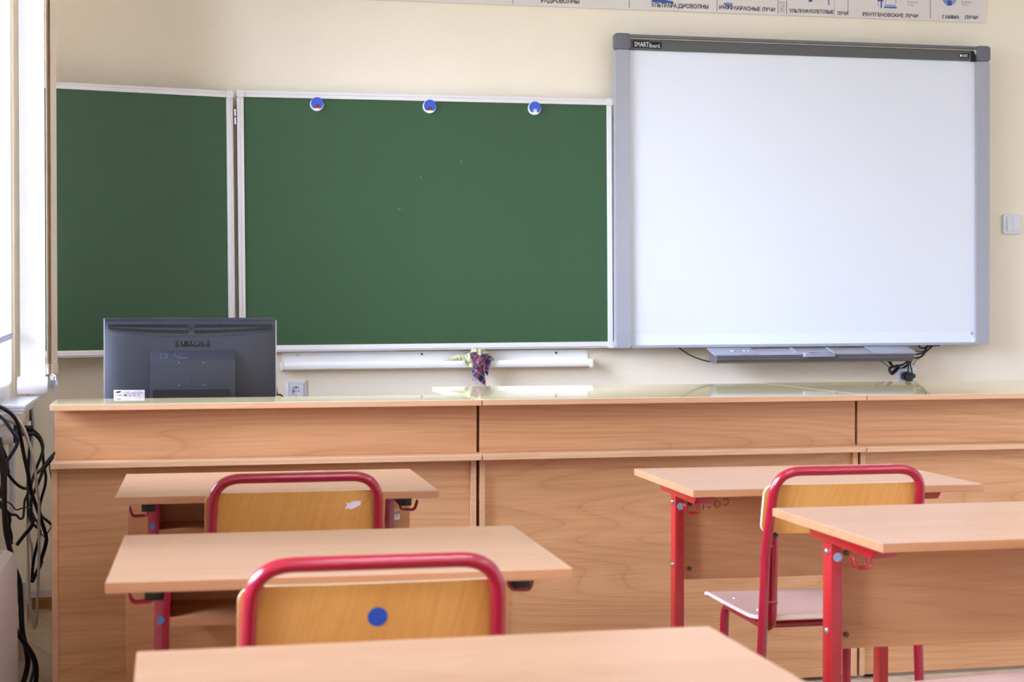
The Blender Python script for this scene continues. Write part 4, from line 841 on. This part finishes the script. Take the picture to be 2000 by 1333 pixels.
for k in range(28):
    a = 2*PI*k/28; hx_ = 16*math.sin(a)**3; hz_ = 13*math.cos(a)-5*math.cos(2*a)-2*math.cos(3*a)-math.cos(4*a)
    hp.append((0.066-hz_*0.00045, 0.5925+hx_*0.0005))
bm = prism(B(), hp, 0.3763, 0.3772, 'y'); obj('heart_sticker', bm, M['blue_chalk'], d2)
bm = prism(B(), [(0.650, 0.594), (0.672, 0.596), (0.6725, 0.6095), (0.651, 0.608)], 0.4808, 0.4815, 'y'); nt_ = obj('paper_note', bm, M['paper'], d1)
stroke('pen_tick', [[(0.662, 0.6075), (0.667, 0.604)]], M['ink'], nt_, 0.4806, 0.0006)
bm = prism(B(), [(0.652, 0.617), (0.662, 0.6155), (0.672, 0.620), (0.667, 0.626), (0.660, 0.622)], 0.4808, 0.4815, 'y'); obj('torn_tape', bm, M['seat_ply'], d1)
stroke('handwritten_number', [[(a, b-0.013) for a, b in q] for q in [[(0.1535, 0.668), (0.1535, 0.642), (0.1505, 0.6405)], [(0.163, 0.646), (0.168, 0.643), (0.173, 0.646)],
                              [(0.186, 0.664), (0.180, 0.657), (0.183, 0.646), (0.190, 0.643), (0.197, 0.650), (0.192, 0.659), (0.184, 0.655), (0.187, 0.650)],
                              [(0.206, 0.661), (0.214, 0.665), (0.219, 0.657), (0.212, 0.648), (0.206, 0.649)]]], M['red_felt'], r1, 0.4037, 0.0009)

# ================================================================ school chairs
def ybk(z): return -0.044*(z-0.585)/0.186 if z > 0.585 else 0.0
def make_chair(label, loc_, rz):
    t = thing('school_chair', label, 'chair', loc_, rz, 'red tube school chairs with plywood backs')
    R = 0.0108
    full = fillet([(-0.200, 0.002, 0.0), (-0.1785, 0, 0.585), (-0.1715, -0.044, 0.771), (0.1715, -0.044, 0.771), (0.1785, 0, 0.585), (0.200, 0.002, 0.0)], [0.14, 0.060, 0.060, 0.14], 9)
    k0 = V((-0.200, 0.002, 0)).lerp(V((-0.1785, 0, 0.585)), 0.73); k1 = V((-k0.x, k0.y, k0.z))
    bm = B(); tube(bm, [k0]+full[1:-1]+[k1], R, 18); obj('back_frame', bm, M['red'], t, 60)
    for s, k in ((-1, k0), (1, k1)):
        bm = B(); tube(bm, [k, (s*0.200, 0.002, 0.008)], R, 18); l = obj('leg', bm, M['red'], t, 60)
        bm = B(); cyl(bm, (s*0.200, 0.002, 0), (s*0.2, 0.002, 0.025), 0.0125); obj('foot_cap', bm, M['black'], l, 40)
        P = fillet([(s*0.1565, 0.010, 0.628), (s*0.158, 0.014, 0.412), (s*0.158, 0.330, 0.414), (s*0.163, 0.345, 0.0)], [0.042, 0.042], 8)
        bm = B(); tube(bm, P[:-1]+[P[-2].lerp(P[-1], 0.02)], R, 18); obj('seat_rail', bm, M['red'], t, 60)
        bm = B(); tube(bm, [P[-2].lerp(P[-1], 0.02), P[-1]+V((0, 0, 0.008))], R, 18); l = obj('leg', bm, M['red'], t, 60)
        bm = B(); cyl(bm, P[-1], P[-1]+V((0, 0, 0.025)), 0.0125); obj('foot_cap', bm, M['black'], l, 40)
        bm = B(); cyl(bm, (s*0.1565, 0.010, 0.622), (s*0.1565, 0.010, 0.633), 0.0116, 0.0112); obj('end_cap', bm, M['black'], t, 40)
        for zz in (0.60, 0.475): obj('connecting_bolt', cyl(B(), (s*0.150, 0.006, zz), (s*0.186, 0.001, zz), 0.0045), M['red'], t, 40)
    for yy, zz in ((0.07, 0.412), (0.31, 0.413)):
        bm = B(); cyl(bm, (-0.158, yy, zz), (0.158, yy, zz), 0.008); obj('cross_bar', bm, M['red'], t, 60)
    # seat: rounded corners, rolled front edge
    def hw(y):
        w_, r_ = 0.196, 0.045
        e = min(y-0.010, 0.410-y)
        return w_ if e >= r_ else w_-r_+math.sqrt(max(0, r_*r_-(r_-e)**2))
    def seat(u, v):
        y = 0.010+0.40*v; x = (2*u-1)*hw(min(max(y, 0.0106), 0.4094))
        z = 0.4400-0.020*max(0, (y-0.34)/0.07)**2-0.006*math.sin(PI*v)*(1-(2*u-1)**2)+0.004*(1-v)**6
        return V((x, y, z))
    bm = B(); sheet(bm, seat, 20, 30, lambda u, v: V((0, 0, -0.0085)), 0, 1); obj('seat', bm, [M['seat_ply'], M['seat_edge']], t, 50)
    for s in (-1, 1):
        for yy in (0.10, 0.26):
            q = seat(0.5+s*0.158/0.392, (yy-0.010)/0.40)
            obj('rivet', cyl(B(), q+V((0, 0, -0.003)), q+V((0, 0, 0.0022)), 0.006, 0.0035, 14), M['steel'], t, 40)
    def bh(z):
        w_, r_ = 0.190, 0.022; e = min(z-0.6285, 0.7395-z)
        return w_ if e >= r_ else w_-r_+math.sqrt(max(0, r_*r_-(r_-e)**2))
    def back_(u, v):
        z = 0.6285+0.111*v; x = (2*u-1)*bh(min(max(z, 0.6292), 0.7388))
        return V((x, ybk(z)+R+0.0006-0.006*(1-(2*u-1)**2), z))
    bm = B(); sheet(bm, back_, 24, 16, lambda u, v: V((0, 0.0088, 0)), 0, 1); obj('backrest', bm, [M['plywood'], M['ply_edge']], t, 50)
    return t, back_
def copy_tree(o, parent=None):
    c = o.copy(); C.objects.link(c); c.parent = parent
    for ch in list(o.children): copy_tree(ch, c)
    return c
ch1, backf = make_chair('red chair at the front left desk, plywood back with a torn white sticker', (-0.006, -2.795, 0), -0.005)
ch2 = copy_tree(ch1); ch2.location = (0.012, -3.945, 0); ch2.rotation_euler.z = -0.012; ch2['label'] = 'red chair at the second left desk, round blue sticker on its plywood back'
ch3 = copy_tree(ch1); ch3.location = (1.199, -2.895, 0); ch3.rotation_euler.z = -0.02; ch3['label'] = 'red chair at the front right desk, seat and side frame visible'
ch4 = copy_tree(ch1); ch4.location = (1.285, -3.830, 0); ch4.rotation_euler.z = 0.14; ch4['label'] = 'chair under the second right desk, only the pale seat corner visible'
def on_back(cx_, cz_, pts):
    """outline points offset from (cx,cz) laid on the rear face of a plywood back"""
    bm = B(); out = []
    f = lambda x, z: ybk(z)+0.0108+0.0006-0.006*(1-(x/0.19)**2)-0.0006
    a = [bm.verts.new((cx_+p, f(cx_+p, cz_+q), cz_+q)) for p, q in pts]; b = [bm.verts.new((cx_+p, f(cx_+p, cz_+q)+0.0012, cz_+q)) for p, q in pts]
    n = len(pts); bm.faces.new(a); bm.faces.new(b[::-1])
    for i in range(n): bm.faces.new((a[i], b[i], b[(i+1) % n], a[(i+1) % n]))
    return bm
obj('torn_sticker', on_back(0.121, 0.707, [(-0.018, -0.009), (-0.012, -0.006), (-0.006, -0.009), (0.004, -0.006), (0.015, 0.000), (0.017, 0.008), (0.008, 0.009), (-0.002, 0.008), (-0.008, 0.004), (-0.016, 0.006), (-0.013, 0.001)]), M['paper'], ch1)
obj('round_sticker', on_back(0.003, 0.6905, [(0.0140*math.cos(t*PI/14), 0.0140*math.sin(t*PI/14)) for t in range(28)]), M['blue_dot'], ch2)
bm = B()
for pl_ in ([(-0.13, 0.7195), (-0.07, 0.7195), (0.0, 0.716), (0.06, 0.708), (0.12, 0.703)], [(-0.12, 0.714), (-0.06, 0.709), (0.01, 0.698), (0.07, 0.689)], [(-0.09, 0.684), (-0.03, 0.690), (0.02, 0.700), (0.08, 0.712)], [(0.02, 0.688), (0.09, 0.692)]):
    tube(bm, [(x, ybk(z)+0.0108+0.0006-0.006*(1-(x/0.19)**2)-0.00015, z) for x, _, z in spline([(x, 0, z) for x, z in pl_], 5)], 0.0004, 5)
obj('scratches', bm, M['scratch_wood'], ch1, 60)

# ================================================================ window side: blind slats, sill, radiator, cables
def slat(x_c, y_c, w_, rz, z_lo, z_hi, label, rolled=False, mf='fabric'):
    t = thing('vertical_blind', label, 'blind', (x_c, y_c, z_lo), rz, 'white fabric blind slats by the window')
    H = z_hi-z_lo
    bm = B(); sheet(bm, lambda u, v: V(((u-0.5)*w_, 0.003*math.sin(PI*u), 0.02+(H-0.02)*v)), 8, 30, lambda u, v: V((0, 0.0008, 0))); obj('fabric', bm, M[mf], t, 60)
    obj('hanger', box(B(), -w_*0.4, w_*0.4, -0.004, 0.006, H-0.02, H, 0.002), M['pvc'], t)
    if not rolled:
        obj('weight', box(B(), -w_*0.48, w_*0.48, -0.003, 0.004, 0.0, 0.035, 0.002), M[mf], t)
    return t
s1 = slat(-0.7057, -0.75, 0.080, 0.0, 0.880, 2.85, 'white fabric blind slat rolled up at the bottom above the counter end', True)
ro = obj('fabric_roll', cyl(B(), (-0.047, -0.012, -0.001), (0.047, -0.012, -0.001), 0.0285, n=36), M['fabric'], s1, 40)
bm = B()
for k in range(3):
    tube(bm, [(0.0475+0.0006*k, -0.012+(0.0275-0.008*k)*math.cos(t*PI/14), -0.001+(0.0275-0.008*k)*math.sin(t*PI/14)) for t in range(29)], 0.0014, 5)
obj('roll_edge', bm, M['pvc'], ro, 60)
# loops of bead chain gathered at the roll's end
bm = B(); rnd = random.Random(3)
def bead(p, r=0.0019):
    bmesh.ops.create_icosphere(bm, subdivisions=1, radius=r, matrix=Matrix.Translation(p))
for lp in range(15):
    cx_, cz_ = 0.066+0.0014*rnd.uniform(-3, 3), 0.006+0.005*rnd.uniform(-1, 1); rx, rz_ = 0.004+0.012*rnd.random(), 0.010+0.020*rnd.random(); ph = rnd.random()*6; tl = rnd.uniform(-0.1, 0.35)
    for k in range(38):
        a = 2*PI*k/38+ph
        bead(V((cx_+rx*math.cos(a)+tl*rz_*math.sin(a)*0.35, -0.014+0.008*math.sin(a+lp)+rnd.uniform(-.001, .001), cz_+rz_*math.sin(a))))
for xx in (0.062, 0.070):
    for k in range(14): bead(V((xx+0.0008*math.sin(k), -0.012, -0.024-k*0.0046)))
obj('bead_chain', bm, M['bead'], s1, 60)
slat(-0.652, -0.715, 0.080, 1.36, 0.915, 2.85, 'edge-on blind slat with beige painted-in shade behind the rolled-up slat', mf='fabric_shaded')
slat(-0.640, -0.700, 0.080, 1.40, 0.915, 2.85, 'edge-on blind slat with beige painted-in shade nearest the chalkboard', mf='fabric_shaded')
bm = B(); box(bm, -0.760, -0.630, -7.9, -0.66, 2.855, 2.885, 0.003)
hr = obj('blind_rail', bm, M['pvc']); tag(hr, 'long white blind rail along the top of the windows', 'blind rail')
bm = B(); tube(bm, spline([(-0.783, -1.10, 1.028), (-0.778, -1.04, 1.034), (-0.773, -0.85, 1.041), (-0.773, -0.74, 1.047)], 5), [0.010]*13+[0.008, 0.006, 0.004], 12)
tag(obj('window_handle', bm, M['handle'], None, 50), 'pale blue handle tip on the bright window at the left edge', 'handle')
ac_ = thing('plastic_sheets', 'translucent plastic sheets stacked on the window sill above the cables', 'plastic sheet', (-0.735, -1.30, 0.816))
for k in range(3):
    obj('sheet', box(B(), -0.049, 0.046+0.003*k, 0.0, 0.50+0.012*k, 0.0095*k, 0.0095*k+0.0085, 0.002), M['clear'], ac_)

ra = thing('radiator', 'white panel radiator under the window at the left edge', 'radiator', (-0.72, -2.6, 0.0))
bm = B(); prism(bm, [(-0.055, 0.10), (0.055, 0.10), (0.060, 0.11), (0.060, 0.462), (0.050, 0.484), (0.034, 0.492), (-0.055, 0.492)], -0.78, 0.76, 'y')
for f in bm.faces: pass
obj('casing', bm, M['radiator'], ra, 30)
bm = B()
for k in range(60): box(bm, -0.03, 0.025, -0.76+k*0.025, -0.748+k*0.025, 0.4915, 0.4932)
obj('top_grille', bm, M['grey_cable'], ra)
bm = B(); tube(bm, fillet([(-0.02, 0.75, 0.16), (-0.008, 1.62, 0.16), (-0.008, 1.70, 0.0)], [0.03], 6), 0.013, 14); obj('pipe', bm, M['radiator'], ra, 60)
bm = B(); cyl(bm, (-0.006, 1.68, 0.20), (-0.006, 1.68, 0.255), 0.019, 0.017); cyl(bm, (-0.006, 1.68, 0.185), (-0.006, 1.68, 0.20), 0.024); cyl(bm, (-0.006, 1.68, 0.0), (-0.006, 1.68, 0.19), 0.0115); obj('valve', bm, M['radiator'], ra, 40)
for yy in (-0.6, 0.6): obj('bracket_foot', box(B(), -0.03, 0.03, yy-0.02, yy+0.02, 0, 0.105, 0.003), M['radiator'], ra)

bm = box(B(), -0.786, -0.771, -0.725, -0.655, 0.44, 0.735, 0.002)
tag(obj('wall_duct', bm, M['pvc_grey']), 'narrow grey cable duct on the left wall behind the cables', 'cable duct')
jb = thing('junction_box', 'white round socket box on the left wall with black plugs', 'socket', (-0.786, -1.10, 0.744))
bm = B(); cyl(bm, (0, 0, 0), (0.052, 0, 0), 0.034, 0.031, 28); obj('box', bm, M['pvc'], jb, 40)
bm = B(); cyl(bm, (0.052, 0, 0), (0.066, 0, 0), 0.029, 0.026, 28); obj('plug', bm, M['black'], jb, 40)
bm = B(); box(bm, 0.052, 0.082, 0.02, 0.11, -0.010, 0.016, 0.006); cyl(bm, (0.078, 0.08, 0.012), (0.098, 0.09, 0.008), 0.009); cyl(bm, (0.078, 0.08, -0.004), (0.098, 0.085, -0.006), 0.009)
for k in range(4): cyl(bm, (0.088+k*0.003, 0.088, 0.009), (0.0895+k*0.003, 0.0885, 0.009), 0.0105)
obj('plug', bm, M['black'], jb, 40)
bm = box(B(), -0.786, -0.704, -0.935, -0.845, 0.735, 0.768, 0.003)
tag(obj('junction_box', bm, M['pvc']), 'flat white box on the left wall beyond the plugs', 'junction box')

cab = [('navy_loop', 0.0052, 'navy_cable', 'slate blue cable bending into a loop below the window sill'),
       ('over_sill', 0.0058, 'cable', 'thick black cable arching from the sill down to a cut end near the wall'),
       ('white_top', 0.0042, 'white_cable', 'white cable arching from the sill over the black plugs'),
       ('tan', 0.0030, 'tan_cable', 'short tan cable crossing under the white one'),
       ('plug_a', 0.0046, 'cable', 'upper black cable leaving the plugs and curving down'),
       ('plug_b', 0.0046, 'cable', 'black cable from the lower plug zigzagging to the counter end'),
       ('from_counter', 0.0048, 'cable', 'black cable sagging in a deep curve left from the counter ledge'),
       ('behind_counter', 0.0048, 'cable', 'black cable slanting down from behind the counter ledge'),
       ('thin_counter', 0.0022, 'navy_cable', 'thin dark cable hugging the counter end'),
       ('thick_left', 0.0075, 'cable', 'thickest black cable running past the radiator to the floor'),
       ('thick_left_pair', 0.0055, 'cable', 'black cable at the very left edge above the radiator'),
       ('lower_tail', 0.0048, 'cable', 'black cable hanging low in front of the wall'),
       ('stub', 0.0056, 'cable', 'short dark cable stub pointing down left above the radiator'),
       ('thin_left', 0.0022, 'cable', 'thin black cable crossing the tangle sideways'),
       ('left_tail', 0.0050, 'cable', 'black cable ending just above the radiator top'),
       ('wavy', 0.0036, 'cable', 'wavy dark cable dipping in the middle of the tangle'),
       ('thin_right', 0.0018, 'cable', 'thin black cable zigzagging to the counter side panel'),
       ('floor_bundle', 0.0070, 'cable', 'thick black cable lying in an arc on the floor by the radiator'),
       ('floor_bundle_thin', 0.0042, 'navy_cable', 'thinner dark cable beside the arc at the radiator foot'),
       ('white_low', 0.0040, 'white_cable', 'white cable hanging straight to its loop above the baseboard'),
       ('grey_riser', 0.0065, 'black', 'black riser cable in the corner below the duct'),
       ('grey_braid', 0.0045, 'grey_cable', 'grey braided cable in the corner beside the black riser')]
for k, r_, m_, lab in cab:
    bm = B(); tube(bm, spline(CABLES[k], 6), r_, 10)
    tag(obj('power_cable', bm, M[m_], None, 60), lab, 'cable', 'tangled cables by the window')
